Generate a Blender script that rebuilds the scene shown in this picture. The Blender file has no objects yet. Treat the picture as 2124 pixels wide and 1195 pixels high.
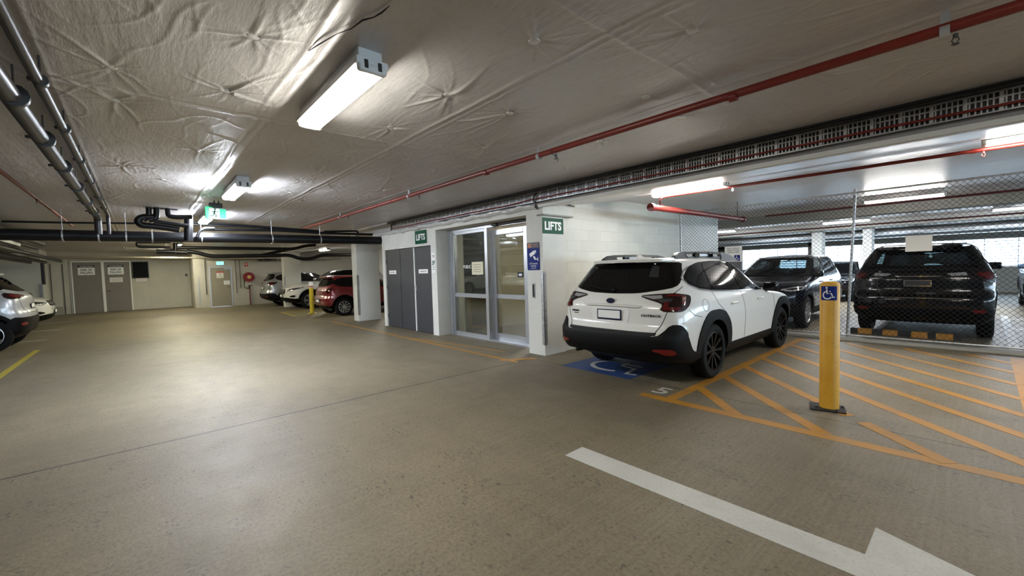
import bpy, bmesh, math, random
import numpy as np
from mathutils import Vector, Matrix
random.seed(7); rng = np.random.default_rng(5)
PI = math.pi
S = bpy.context.scene
C = S.collection

# ------------------------------------------------------------------ camera
F, CX, CY = 868.0, 1062.0, 597.5
YAW, PITCH, ROLL, CH = .8453, .0468, -.0283, 1.52
_f = Vector((-math.sin(YAW)*math.cos(PITCH), math.cos(YAW)*math.cos(PITCH), -math.sin(PITCH)))
_r = Vector((math.cos(YAW), math.sin(YAW), 0)); _u = _r.cross(_f)
R_ = _r*math.cos(ROLL)+_u*math.sin(ROLL); U_ = _u*math.cos(ROLL)-_r*math.sin(ROLL)
cd = bpy.data.cameras.new('camera'); cam = bpy.data.objects.new('camera', cd); C.objects.link(cam)
cam.matrix_world = Matrix(((R_.x, U_.x, -_f.x, 0), (R_.y, U_.y, -_f.y, 0), (R_.z, U_.z, -_f.z, CH), (0, 0, 0, 1)))
cd.sensor_width = 36; cd.sensor_fit = 'HORIZONTAL'; cd.lens = F/2124*36; cd.clip_start = .05; cd.clip_end = 200
S.camera = cam
def at(x, y, ax, v):
    """survey: the point where the sight line of a photo pixel meets the plane coordinate[ax] = v"""
    d = _f*F+R_*(x-CX)+U_*(CY-y); o = Vector((0, 0, CH))
    return o+d*((v-o[ax])/d[ax])

# ------------------------------------------------------------------ materials
M = {}
class NT:
    def __init__(s, m): s.t = m.node_tree; s.n = s.t.nodes; s.l = s.t.links
    def add(s, ty, **k):
        n = s.n.new(ty)
        for a, b in k.items():
            if a.startswith('_'): setattr(n, a[1:], b)
            else: n.inputs[a.replace('__', ' ')].default_value = b
        return n
    def link(s, a, b): s.l.new(a, b)
    def math(s, op, a, b=None, c=None):
        n = s.n.new('ShaderNodeMath'); n.operation = op
        for i, v in enumerate((a, b, c)):
            if v is None: continue
            if isinstance(v, (int, float)): n.inputs[i].default_value = v
            else: s.l.new(v, n.inputs[i])
        return n.outputs[0]
    def mix(s, fac, a, b):
        n = s.n.new('ShaderNodeMix'); n.data_type = 'RGBA'
        for i, v in ((0, fac), (6, a), (7, b)):
            if isinstance(v, (int, float)): n.inputs[i].default_value = v
            elif isinstance(v, tuple): n.inputs[i].default_value = (*v[:3], 1)
            else: s.l.new(v, n.inputs[i])
        return n.outputs[2]
    def noise(s, scale, detail=4, rough=.5, vec=None, dim='3D'):
        n = s.n.new('ShaderNodeTexNoise'); n.inputs['Scale'].default_value = scale
        n.inputs['Detail'].default_value = detail; n.inputs['Roughness'].default_value = rough
        if vec is not None: s.l.new(vec, n.inputs['Vector'])
        return n.outputs['Fac']
    def ramp(s, fac, lo, hi):
        n = s.n.new('ShaderNodeMapRange'); n.clamp = True
        s.l.new(fac, n.inputs[0]); n.inputs[1].default_value = lo; n.inputs[2].default_value = hi
        return n.outputs[0]
    def coord(s, scale=(1, 1, 1), kind='Object'):
        g = s.n.new('ShaderNodeNewGeometry') if kind == 'World' else s.n.new('ShaderNodeTexCoord')
        mp = s.n.new('ShaderNodeMapping'); mp.inputs['Scale'].default_value = scale
        s.l.new(g.outputs['Position' if kind == 'World' else 'Object'], mp.inputs['Vector'])
        return mp.outputs[0]
def mat(name, col, rough=.5, metal=0., spec=.5, coat=0., var=0., vscale=6., bump=0., bscale=40., emit=None, estr=0.):
    m = bpy.data.materials.new(name); m.use_nodes = True; t = NT(m)
    b = t.n['Principled BSDF']
    b.inputs['Base Color'].default_value = (*col, 1); b.inputs['Roughness'].default_value = rough
    b.inputs['Metallic'].default_value = metal; b.inputs['Specular IOR Level'].default_value = spec
    b.inputs['Coat Weight'].default_value = coat; b.inputs['Coat Roughness'].default_value = .04
    if emit: b.inputs['Emission Color'].default_value = (*emit, 1); b.inputs['Emission Strength'].default_value = estr
    if var:
        f = t.noise(vscale, 5, .6, t.coord())
        dk = tuple(c*(1-var) for c in col); lt = tuple(min(1, c*(1+var*.5)) for c in col)
        t.link(t.mix(t.ramp(f, .3, .7), dk, lt), b.inputs['Base Color'])
    if bump:
        bn = t.add('ShaderNodeBump', Strength=bump, Distance=.01); t.link(t.noise(bscale, 4, .6, t.coord()), bn.inputs['Height'])
        t.link(bn.outputs[0], b.inputs['Normal'])
    M[name] = m; return m

# simple ones
mat('white_wall', (.66, .66, .62), .7, var=.07, vscale=2.5, bump=.15, bscale=60)
mat('white_paint', (.72, .72, .69), .55, var=.05)
mat('grey_wall', (.30, .29, .26), .75, var=.10, vscale=2, bump=.1)
mat('grey_door', (.038, .040, .050), .5, var=.12, vscale=3)
mat('far_wall', (.50, .48, .42), .75, var=.08, vscale=2, bump=.1)
mat('taupe_door', (.20, .182, .16), .6, var=.08)
mat('tan_door', (.29, .26, .20), .55, var=.06)
mat('aluminium', (.55, .57, .61), .35, .75, var=.06)
mat('galvanised', (.50, .51, .52), .42, .8, var=.35, vscale=25)
mat('steel_dark', (.045, .045, .045), .4, .6)
mat('chrome', (.75, .76, .78), .12, 1.)
mat('pipe_black', (.004, .004, .005), .38, 0, .3, var=.3)
mat('pipe_grey', (.032, .028, .026), .38, .1, var=.3, vscale=5)
mat('pipe_beige', (.42, .38, .30), .5, var=.1)
mat('red_pipe', (.17, .017, .012), .38, var=.15, vscale=3)
mat('maroon_pipe', (.16, .03, .03), .45, var=.2)
mat('cable_black', (.012, .012, .015), .45)
mat('plastic_white', (.78, .78, .76), .4)
mat('sign_green', (.006, .075, .04), .5, spec=.15, var=.05)
mat('sign_white', (.82, .83, .82), .4)
mat('sign_blue', (.008, .02, .17), .5, spec=.15, var=.05)
mat('sign_navy', (.005, .009, .04), .4, spec=.15, var=.05)
mat('night_pane', (.003, .0035, .006), .6, spec=.1)
mat('sign_black', (.015, .013, .014), .35)
mat('sign_orange', (.55, .14, .05), .4)
mat('sign_red', (.5, .02, .02), .4)
mat('paper', (.74, .73, .68), .7)
mat('cream_paper', (.70, .66, .48), .7)
mat('text_dark', (.03, .03, .035), .6)
mat('hose_red', (.22, .008, .01), .35)
mat('hose_yellow', (.7, .5, .15), .5)
mat('tyre', (.0045, .0045, .0045), .7, spec=.2, bump=.3, bscale=80)
mat('rim_black', (.0028, .0028, .003), .3, 0, .2)
mat('rim_silver', (.50, .51, .53), .3, .85)
mat('cladding', (.004, .004, .0045), .5, spec=.15)
mat('black_gloss', (.003, .003, .0035), .04, spec=.35)
mat('lamp_red', (.10, .004, .005), .12, coat=.5)
mat('lamp_deep', (.011, .003, .0035), .1, coat=.5)
mat('lamp_clear', (.38, .39, .41), .1, .3, coat=1.)
mat('reflector_red', (.14, .007, .007), .2, coat=.5)
mat('rail_grey', (.028, .030, .034), .45, .1)
mat('rubber_black', (.013, .013, .014), .8)
mat('seat_dark', (.03, .03, .032), .8)
mat('timber', (.20, .09, .045), .5, var=.2)
mat('stainless', (.34, .29, .21), .3, .8, var=.1)
mat('bronze_panel', (.34, .29, .19), .45, var=.1)
mat('lobby_cream', (.70, .64, .44), .6)
mat('lobby_dark', (.07, .07, .072), .6)
mat('indicator', (.6, .25, .05), .3)
mat('car_white', (.73, .725, .69), .28, coat=.7, spec=.5)
mat('car_white2', (.80, .80, .78), .28, coat=.7)
mat('car_silver', (.36, .37, .39), .3, .6, coat=.8)
mat('car_pale', (.50, .51, .53), .3, .3, coat=.8)
mat('car_red', (.17, .006, .012), .3, .25, coat=1.)
mat('car_navy', (.005, .006, .012), .18, .1, .3, coat=.6)
mat('car_black', (.0025, .0025, .0035), .15, 0, .3, coat=.6)
mat('car_blue', (.10, .16, .26), .3, .5, coat=1.)
for n, c, s_ in (('tube', (1., .97, .86), 33.), ('tube_cool', (.86, .92, 1.), 125.), ('tube_warm', (1., .97, .90), 46.), ('tube_far', (1., .95, .70), 62.)):
    mat(n, (.8, .8, .8), .4, emit=c, estr=s_)
mat('exit_green', (.02, .35, .22), .4, emit=(.03, .75, .42), estr=.35)
mat('exit_bright', (.02, .5, .2), .4, emit=(.04, 1., .30), estr=.45)
mat('exit_white', (.7, .8, .8), .4, emit=(.6, 1., .9), estr=.55)
mat('exit_cyan', (.3, .7, .7), .4, emit=(.15, .9, .85), estr=.9)

def glass_mat(name, tint, glossy=.06, rough=.02):
    m = bpy.data.materials.new(name); m.use_nodes = True; t = NT(m); t.n.remove(t.n['Principled BSDF'])
    tr = t.add('ShaderNodeBsdfTransparent', Color=(*tint, 1)); gl = t.add('ShaderNodeBsdfGlossy', Color=(.9, .93, .95, 1), Roughness=rough)
    fr = t.add('ShaderNodeFresnel', IOR=1.5); f = t.math('ADD', t.math('MULTIPLY', fr.outputs[0], .6 if name == 'door_glass' else .9), glossy)
    mx = t.add('ShaderNodeMixShader'); t.link(f, mx.inputs[0]); t.link(tr.outputs[0], mx.inputs[1]); t.link(gl.outputs[0], mx.inputs[2])
    t.link(mx.outputs[0], t.n['Material Output'].inputs['Surface']); M[name] = m
glass_mat('door_glass', (.80, .82, .80), .0)
glass_mat('tint_glass', (.42, .50, .50), .02)
glass_mat('screen_glass', (.42, .46, .47), .03)

# foil insulation on the ceiling
def foil():
    m = bpy.data.materials.new('foil'); m.use_nodes = True; t = NT(m); b = t.n['Principled BSDF']
    co = t.coord(kind='World')
    f1 = t.noise(.9, 5, .6, co); f2 = t.noise(22, 3, .6, co)
    c = t.mix(t.ramp(f1, .3, .7), (.57, .54, .54), (.67, .645, .65))
    c = t.mix(t.math('MULTIPLY', t.ramp(f2, .5, .8), .25), c, (.38, .36, .33))
    t.link(c, b.inputs['Base Color'])
    b.inputs['Metallic'].default_value = .25
    t.link(t.math('MULTIPLY_ADD', f1, .16, .31), b.inputs['Roughness'])
    # streaky folds + fine crinkle
    st = t.coord((.9, 4.5, 4.5), 'World'); n1 = t.noise(1.6, 6, .62, st)
    vr = t.add('ShaderNodeTexVoronoi', Scale=7.); vr.feature = 'SMOOTH_F1'; t.link(co, vr.inputs['Vector'])
    n2 = t.noise(55, 3, .6, co)
    h = t.math('ADD', t.math('MULTIPLY', n1, .55), t.math('ADD', t.math('MULTIPLY', vr.outputs['Distance'], .03), t.math('MULTIPLY', n2, .018)))
    bn = t.add('ShaderNodeBump', Strength=.5, Distance=.03); t.link(h, bn.inputs['Height']); t.link(bn.outputs[0], b.inputs['Normal'])
    M['foil'] = m
foil()
mat('foil_bright', (.74, .74, .75), .32, .25, bump=.6, bscale=22)

def concrete(name, marks=True, wear=None, paint=None):
    m = bpy.data.materials.new(name); m.use_nodes = True; t = NT(m); b = t.n['Principled BSDF']
    co = t.coord(kind='World')
    big = t.noise(.35, 4, .6, co); mid = t.noise(3.2, 6, .65, co); fine = t.noise(45, 4, .7, co)
    br = t.noise(3., 6, .7, t.coord((14, .5, 1), 'World'))      # broom finish
    br2 = t.noise(1.2, 5, .6, t.coord((.25, 2.2, 1), 'World'))  # tyre tracks along the lane
    c = t.mix(t.ramp(big, .3, .72), (.136, .108, .066), (.20, .163, .108))
    c = t.mix(t.math('MULTIPLY', t.ramp(mid, .35, .75), .5), c, (.150, .124, .080))
    c = t.mix(t.math('MULTIPLY', t.ramp(fine, .42, .72), .8), c, (.062, .052, .036))
    c = t.mix(t.math('MULTIPLY', t.ramp(t.noise(120, 3, .7, co), .5, .75), .55), c, (.24, .21, .155))
    c = t.mix(t.math('MULTIPLY', t.ramp(t.noise(1.4, 5, .7, t.coord((.6, 1.3, 1), 'World')), .45, .7), .5), c, (.095, .078, .052))
    c = t.mix(t.math('MULTIPLY', t.ramp(br, .45, .72), .4), c, (.215, .190, .145))
    c = t.mix(t.math('MULTIPLY', t.ramp(br2, .52, .75), .35), c, (.115, .105, .085))
    # dark stains / flecks
    sp = t.noise(2.3, 3, .5, t.coord((1, 1.6, 1), 'World')); sp2 = t.noise(30, 4, .7, co)
    st = t.math('MULTIPLY', t.ramp(sp, .54, .62), t.ramp(sp2, .54, .64))
    sp3 = t.noise(16, 2, .5, t.coord((1, 2.2, 1), 'World')); st2 = t.math('MULTIPLY', t.ramp(sp3, .665, .69), t.ramp(t.noise(1.1, 3, .6, co), .42, .6)); st = t.math('MAXIMUM', st, st2)
    c = t.mix(t.math('MULTIPLY', st, .75), c, (.04, .036, .03))
    if paint:
        w = t.math('MAXIMUM', t.math('MULTIPLY', t.ramp(t.noise(4., 5, .7, t.coord((16, 1, 1), 'World')), .56, .78), wear[0]),
                   t.math('MULTIPLY', t.ramp(t.noise(2.2, 5, .7, co), .5, .72), wear[1]))
        w = t.math('MAXIMUM', w, t.math('MULTIPLY', t.ramp(t.noise(60, 3, .7, co), .55, .72), .45))
        pc = t.mix(t.ramp(mid, .3, .7), paint[0], paint[1])
        c = t.mix(w, pc, c)
    if marks:
        sx = t.add('ShaderNodeSeparateXYZ'); g = t.add('ShaderNodeNewGeometry'); t.link(g.outputs['Position'], sx.inputs[0])
        X, Y = sx.outputs[0], sx.outputs[1]
        wob = t.math('MULTIPLY', t.math('SUBTRACT', t.noise(9, 3, .6, co), .5), .02)
        def line(v, pos, w, lo=None, hi=None, o=None):
            d = t.math('ABSOLUTE', t.math('SUBTRACT', t.math('ADD', v, wob), pos)); k = t.math('LESS_THAN', d, w)
            if o is not None: k = t.math('MULTIPLY', k, t.math('MULTIPLY', t.math('GREATER_THAN', o, lo), t.math('LESS_THAN', o, hi)))
            return k
        j = t.math('MAXIMUM', line(X, -5.02, .011, -8, 5.7, Y), line(Y, 4.83, .006, -4.9, 12, X))
        j = t.math('MAXIMUM', j, line(Y, 4.98, .007, -13.5, -5., X))
        j = t.math('MAXIMUM', j, line(X, -13.3, .008, -8, 12, Y))
        c = t.mix(t.math('MULTIPLY', j, .95), c, (.012, .011, .010))
    t.link(c, b.inputs['Base Color'])
    t.link(t.math('MULTIPLY_ADD', mid, .2, .46), b.inputs['Roughness']); b.inputs['Specular IOR Level'].default_value = .28
    bn = t.add('ShaderNodeBump', Strength=.35, Distance=.004)
    t.link(t.math('ADD', fine, t.math('MULTIPLY', br, .5)), bn.inputs['Height']); t.link(bn.outputs[0], b.inputs['Normal'])
    M[name] = m
concrete('concrete_floor')
concrete('paint_yellow', False, (.55, .55), ((.33, .145, .010), (.40, .19, .024)))
concrete('paint_lemon', False, (.5, .4), ((.34, .27, .03), (.38, .31, .05)))
concrete('paint_white', False, (.35, .25), ((.40, .40, .375), (.46, .46, .43)))
concrete('paint_blue', False, (.25, .3), ((.018, .045, .155), (.028, .065, .20)))

def blockwork():
    m = bpy.data.materials.new('blockwork'); m.use_nodes = True; t = NT(m); b = t.n['Principled BSDF']
    g = t.add('ShaderNodeNewGeometry'); sx = t.add('ShaderNodeSeparateXYZ'); t.link(g.outputs['Position'], sx.inputs[0])
    cb = t.add('ShaderNodeCombineXYZ'); t.link(t.math('ADD', sx.outputs[1], sx.outputs[0]), cb.inputs[0]); t.link(sx.outputs[2], cb.inputs[1])
    bk = t.add('ShaderNodeTexBrick', Scale=1.); t.link(cb.outputs[0], bk.inputs['Vector'])
    for k, v in (('Mortar Size', .006), ('Mortar Smooth', .6), ('Brick Width', .4), ('Row Height', .2), ('Bias', 0.)): bk.inputs[k].default_value = v
    bk.inputs['Color1'].default_value = (.67, .67, .60, 1); bk.inputs['Color2'].default_value = (.62, .62, .56, 1); bk.inputs['Mortar'].default_value = (.56, .56, .50, 1)
    n = t.noise(2.5, 5, .6, t.coord(kind='World'))
    t.link(t.mix(t.math('MULTIPLY', t.ramp(n, .4, .75), .25), bk.outputs['Color'], (.5, .49, .43)), b.inputs['Base Color'])
    b.inputs['Roughness'].default_value = .6
    bn = t.add('ShaderNodeBump', Strength=.3, Distance=.004); bn.invert = True; t.link(bk.outputs['Fac'], bn.inputs['Height'])
    t.link(bn.outputs[0], b.inputs['Normal']); M['blockwork'] = m
blockwork()
def bollard_paint():
    m = mat('bollard_yellow', (.68, .36, .025), .42); t = NT(m); b = t.n['Principled BSDF']; co = t.coord()
    a = t.ramp(t.noise(38, 4, .7, co), .63, .68); a = t.math('MULTIPLY', a, t.ramp(t.noise(5, 3, .6, co), .42, .6))
    c = t.mix(t.ramp(t.noise(4, 5, .6, co), .3, .7), (.62, .31, .02), (.72, .40, .04)); t.link(t.mix(t.math('MULTIPLY', a, .8), c, (.10, .06, .02)), b.inputs['Base Color'])
bollard_paint()

# ------------------------------------------------------------------ mesh helpers
class MB:
    def __init__(s): s.b = bmesh.new()
    def box(s, lo, hi, bev=0, seg=1, mi=0, rot=None):
        lo = Vector(lo); hi = Vector(hi); c = (lo+hi)/2; d = hi-lo
        t = bmesh.new(); bmesh.ops.create_cube(t, size=1)
        for v in t.verts: v.co = Vector((v.co.x*d.x, v.co.y*d.y, v.co.z*d.z))
        if bev: bmesh.ops.bevel(t, geom=t.edges[:], offset=bev, segments=seg, affect='EDGES', profile=.5)
        if rot is not None:
            for v in t.verts: v.co = rot @ v.co
        for v in t.verts: v.co += c
        s.merge(t, mi); return s
    def merge(s, t, mi=0):
        t.verts.ensure_lookup_table(); t.verts.index_update(); vm = [s.b.verts.new(v.co) for v in t.verts]
        for f in t.faces:
            try:
                g = s.b.faces.new([vm[v.index] for v in f.verts]); g.material_index = mi; g.smooth = f.smooth
            except ValueError: pass
        t.free()
    def tube(s, pts, r, n=12, mi=0, cap=True, closed=False):
        pts = [Vector(p) for p in pts]; rings = []; k = len(pts)
        up = None
        for i, p in enumerate(pts):
            if closed: d = (pts[(i+1) % k]-pts[i-1]).normalized()
            elif i == 0: d = (pts[1]-p).normalized()
            elif i == k-1: d = (p-pts[i-1]).normalized()
            else:
                a = (p-pts[i-1]).normalized(); b = (pts[i+1]-p).normalized(); d = (a+b)
                d = d.normalized() if d.length > 1e-6 else a
            if up is None:
                up = Vector((0, 0, 1)) if abs(d.z) < .9 else Vector((1, 0, 0))
            x = d.cross(up).normalized(); y = x.cross(d).normalized(); up = y
            rr = r[i] if isinstance(r, (list, tuple)) else r
            sc = 1.
            if 0 < i < k-1 and not closed:
                ca = max(.3, math.sqrt(max(0, (1+(p-pts[i-1]).normalized().dot((pts[i+1]-p).normalized()))/2))); sc = 1/ca
                sc = min(sc, 1.42)
            rings.append([s.b.verts.new(p+(x*math.cos(2*PI*j/n)+y*math.sin(2*PI*j/n))*rr*(sc if sc < 1.1 else 1.05)) for j in range(n)])
        m = k if closed else k-1
        for i in range(m):
            a, b = rings[i], rings[(i+1) % k]
            for j in range(n):
                f = s.b.faces.new((a[j], a[(j+1) % n], b[(j+1) % n], b[j])); f.smooth = True; f.material_index = mi
        if cap and not closed:
            for rg, fl in ((rings[0], False), (rings[-1], True)):
                f = s.b.faces.new(rg if fl else rg[::-1]); f.material_index = mi
        return s
    def lathe(s, prof, o=(0, 0, 0), ax='z', n=32, mi=0, sweep=2*PI):
        o = Vector(o); rings = []
        full = abs(sweep-2*PI) < 1e-5; m = n if full else n+1
        for j in range(m):
            a = sweep*j/n; rg = []
            for r, h in prof:
                p = (r*math.cos(a), r*math.sin(a), h)
                if ax == 'y': p = (p[0], h, p[1])
                if ax == 'x': p = (h, p[0], p[1])
                rg.append(s.b.verts.new(o+Vector(p)))
            rings.append(rg)
        for j in range(n):
            a, b = rings[j], rings[(j+1) % m]
            for i in range(len(prof)-1):
                try:
                    f = s.b.faces.new((a[i], b[i], b[i+1], a[i+1])); f.smooth = True; f.material_index = mi
                except ValueError: pass
        return s
    def prism(s, poly, fn, thick, mi=0):
        """poly: 2D outline; fn(u,v,w)->3D; extruded from w=0 to w=thick"""
        a = [s.b.verts.new(fn(u, v, 0)) for u, v in poly]; b = [s.b.verts.new(fn(u, v, thick)) for u, v in poly]
        n = len(poly)
        for f_ in (a[::-1], b):
            f = s.b.faces.new(f_); f.material_index = mi
        for i in range(n):
            f = s.b.faces.new((a[i], a[(i+1) % n], b[(i+1) % n], b[i])); f.material_index = mi
        return s
    def obj(s, name, mats, parent=None, loc=None, sharp=40, normals=True):
        if normals: bmesh.ops.recalc_face_normals(s.b, faces=s.b.faces[:])
        me = bpy.data.meshes.new(name); s.b.to_mesh(me); s.b.free()
        if not isinstance(mats, (list, tuple)): mats = [mats]
        for m in mats: me.materials.append(M[m] if isinstance(m, str) else m)
        o = bpy.data.objects.new(name, me); C.objects.link(o)
        if sharp is not None:
            for p in me.polygons: p.use_smooth = True
            me.set_sharp_from_angle(angle=math.radians(sharp))
        if parent: o.parent = parent
        if loc is not None: o.location = loc
        return o
def thing(name, label, cat, loc=(0, 0, 0), rz=0., group=None):
    o = bpy.data.objects.new(name, None); C.objects.link(o); o.location = loc; o.rotation_euler = (0, 0, rz)
    o.empty_display_size = .1
    return tag(o, label, cat, group)
def tag(o, label, cat, group=None):
    o['label'] = label; o['category'] = cat
    if group: o['group'] = group
    return o
def struct(o): o['kind'] = 'structure'; return o
def copy_thing(root, loc, label, group=None, rz=None):
    r = root.copy(); C.objects.link(r); r.location = loc; r['label'] = label
    if rz is not None: r.rotation_euler = (0, 0, rz)
    if group: r['group'] = group
    for ch in list(root.children):
        c = ch.copy(); C.objects.link(c); c.parent = r
        for g in ch.children:
            d = g.copy(); C.objects.link(d); d.parent = c
    return r
def bez(pts, r=.08, n=5):
    """round the corners of a polyline"""
    pts = [Vector(p) for p in pts]; out = [pts[0]]
    for i in range(1, len(pts)-1):
        a, p, b = pts[i-1], pts[i], pts[i+1]; k = min(r, (a-p).length*.45, (b-p).length*.45)
        s, e = p+(a-p).normalized()*k, p+(b-p).normalized()*k
        for j in range(n+1):
            t = j/n; out.append(s*(1-t)**2+p*2*t*(1-t)+e*t*t)
    out.append(pts[-1]); return out
def text(body, mtx, mat_, parent=None, w=None, h=None, name='lettering', ext=.0012, bold=0.):
    cu = bpy.data.curves.new('t', 'FONT'); cu.body = body; cu.align_x = 'CENTER'; cu.align_y = 'CENTER'
    cu.extrude = .5; cu.offset = bold; cu.resolution_u = 3; cu.space_line = .95
    o = bpy.data.objects.new('t', cu); C.objects.link(o)
    me = bpy.data.meshes.new_from_object(o.evaluated_get(bpy.context.evaluated_depsgraph_get()))
    bpy.data.objects.remove(o)
    co = np.array([v.co[:] for v in me.vertices]); mn, mx_ = co.min(0), co.max(0); d = mx_-mn; c = (mx_+mn)/2
    sx = w/d[0] if w else None; sy = h/d[1] if h else None
    sx = sx or sy; sy = sy or sx
    for v in me.vertices:
        p = Vector(((v.co.x-c[0])*sx, (v.co.y-c[1])*sy, v.co.z*2*ext)); v.co = mtx @ p
    me.materials.append(M[mat_]); ob = bpy.data.objects.new(name, me); C.objects.link(ob)
    if parent: ob.parent = parent
    return ob
def frame(o, kind):
    """kind 'S': faces -Y (x to the right); 'E': faces +X (y to the right); 'U' floor, seen from -Y"""
    o = Vector(o)
    R = {'S': Matrix(((1, 0, 0), (0, 0, -1), (0, 1, 0))), 'E': Matrix(((0, 0, 1), (1, 0, 0), (0, 1, 0))), 'U': Matrix.Identity(3),
         'N': Matrix(((-1, 0, 0), (0, 0, 1), (0, 1, 0)))}[kind]
    return Matrix.Translation(o) @ R.to_4x4()
def plate(mb, mtx, w, h, t, r=.01, mi=0, cx=0, cy=0):
    pl = []
    if r > 0:
        for qx, qy, a0 in ((1, 1, 0), (-1, 1, 90), (-1, -1, 180), (1, -1, 270)):
            for k in range(4):
                a = math.radians(a0+30*k); pl.append((cx+qx*(w/2-r)+r*math.cos(a), cy+qy*(h/2-r)+r*math.sin(a)))
    else: pl = [(cx-w/2, cy-h/2), (cx+w/2, cy-h/2), (cx+w/2, cy+h/2), (cx-w/2, cy+h/2)]
    return mb.prism(pl, lambda u, v, q: mtx @ Vector((u, v, q)), t, mi)
def strokes(mb, mtx, pts, w, t, closed=False):
    """flat ribbon through 2D points"""
    n = len(pts); L_ = []; R2 = []
    for i, p in enumerate(pts):
        p = Vector(p); a = Vector(pts[i-1]) if (i or closed) else None; b = Vector(pts[(i+1) % n]) if (i < n-1 or closed) else None
        d = ((b if b is not None else p)-(a if a is not None else p)).normalized(); q = Vector((-d.y, d.x))*w/2
        L_.append(p+q); R2.append(p-q)
    m = n if closed else n-1
    for i in range(m):
        j = (i+1) % n
        mb.prism([L_[i], R2[i], R2[j], L_[j]], lambda u, v, z: mtx @ Vector((u, v, z)), t)
def disc(mb, mtx, c, rx, t, n=16, ry=None):
    ry = ry or rx
    mb.prism([(c[0]+rx*math.cos(2*PI*k/n), c[1]+ry*math.sin(2*PI*k/n)) for k in range(n)], lambda u, v, z: mtx @ Vector((u, v, z)), t)
def wheelchair(mtx, s, parent, mat_='sign_white', t=.0015, w=.085, name='wheelchair_symbol'):
    mb = MB(); f = lambda L: [(x*s, y*s) for x, y in L]
    disc(mb, mtx, (-.12*s, .40*s), .065*s, t)
    strokes(mb, mtx, f([(-.12, .30), (-.09, -.02), (.16, -.02), (.26, -.32), (.38, -.27)]), w*s, t)
    strokes(mb, mtx, f([(-.11, .14), (.12, .14)]), w*s*.8, t)
    strokes(mb, mtx, f([(-.08+.27*math.cos(a), -.14+.27*math.sin(a)) for a in [math.radians(x) for x in range(105, 345, 15)]]), w*s, t)
    return mb.obj(name, mat_, parent)

# ------------------------------------------------------------------ the setting
FY = 5.14; CZ = 2.85; WX = -4.98
def grid_obj(name, xs, ys, zf, m, sm=True, flip=False):
    X, Y = np.meshgrid(xs, ys, indexing='ij'); Z, Yo = zf(X, Y)
    n, k = len(xs), len(ys); v = np.stack([X, Yo, Z], -1).reshape(-1, 3)
    i = np.arange(n*k).reshape(n, k); q = np.stack([i[:-1, :-1], i[:-1, 1:], i[1:, 1:], i[1:, :-1]], -1).reshape(-1, 4)
    if flip: q = q[:, ::-1]
    me = bpy.data.meshes.new(name); me.vertices.add(len(v)); me.vertices.foreach_set('co', v.ravel())
    me.loops.add(q.size); me.loops.foreach_set('vertex_index', q.ravel()); me.polygons.add(len(q))
    me.polygons.foreach_set('loop_start', np.arange(0, q.size, 4)); me.polygons.foreach_set('loop_total', np.full(len(q), 4))
    me.update(calc_edges=True); me.validate()
    me.polygons.foreach_set('use_smooth', np.full(len(q), sm)); me.materials.append(M[m])
    o = bpy.data.objects.new(name, me); C.objects.link(o); return o
mb = MB(); mb.box((-31, -9, -.1), (14, 29, 0)); struct(mb.obj('floor', 'concrete_floor'))

# foil ceiling with pinned buttons, radial puckers, overlapping seams and folds
BT = [(-2.72, .54), (-3.63, .54), (-2.73, 1.82), (-1.78, 1.81), (-2.73, 2.45), (-3.66, 1.8), (-1.81, 3.09), (-1.84, 3.77), (-3.66, -.07), (-4.32, -.07), (-1.13, 2.44), (-6.74, -.08),
      (-4.6, 1.8), (-4.6, 2.45), (-3.65, 2.9), (-2.75, 3.75), (-5.5, .54), (-5.5, 1.8), (-5.5, -.6), (-6.5, 1.8), (-7.4, .3), (-7.5, 1.9), (-8.4, .9), (-6.5, 3.0), (-4.7, 3.9), (-5.6, 2.7), (-.85, .54), (-.85, 1.81), (-.85, 3.6), (-.2, 2.6), (-8.3, 2.3), (-9.5, 1.2), (-9.6, -.3), (-8.0, -.6), (-7.3, 3.9), (-8.7, 4.1), (-10.3, 2.6), (-3.8, 4.45)]
def hn(X, Y, fx, fy, seed, octs=3):
    r = np.random.default_rng(seed); Z = np.zeros_like(X)
    for o in range(octs):
        for _ in range(4):
            a = r.uniform(0, 2*PI); kx, ky = fx*2**o*math.cos(a), fy*2**o*math.sin(a); Z += np.sin(kx*X+ky*Y+r.uniform(0, 6.28))/(4*1.7**o)
    return Z
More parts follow.
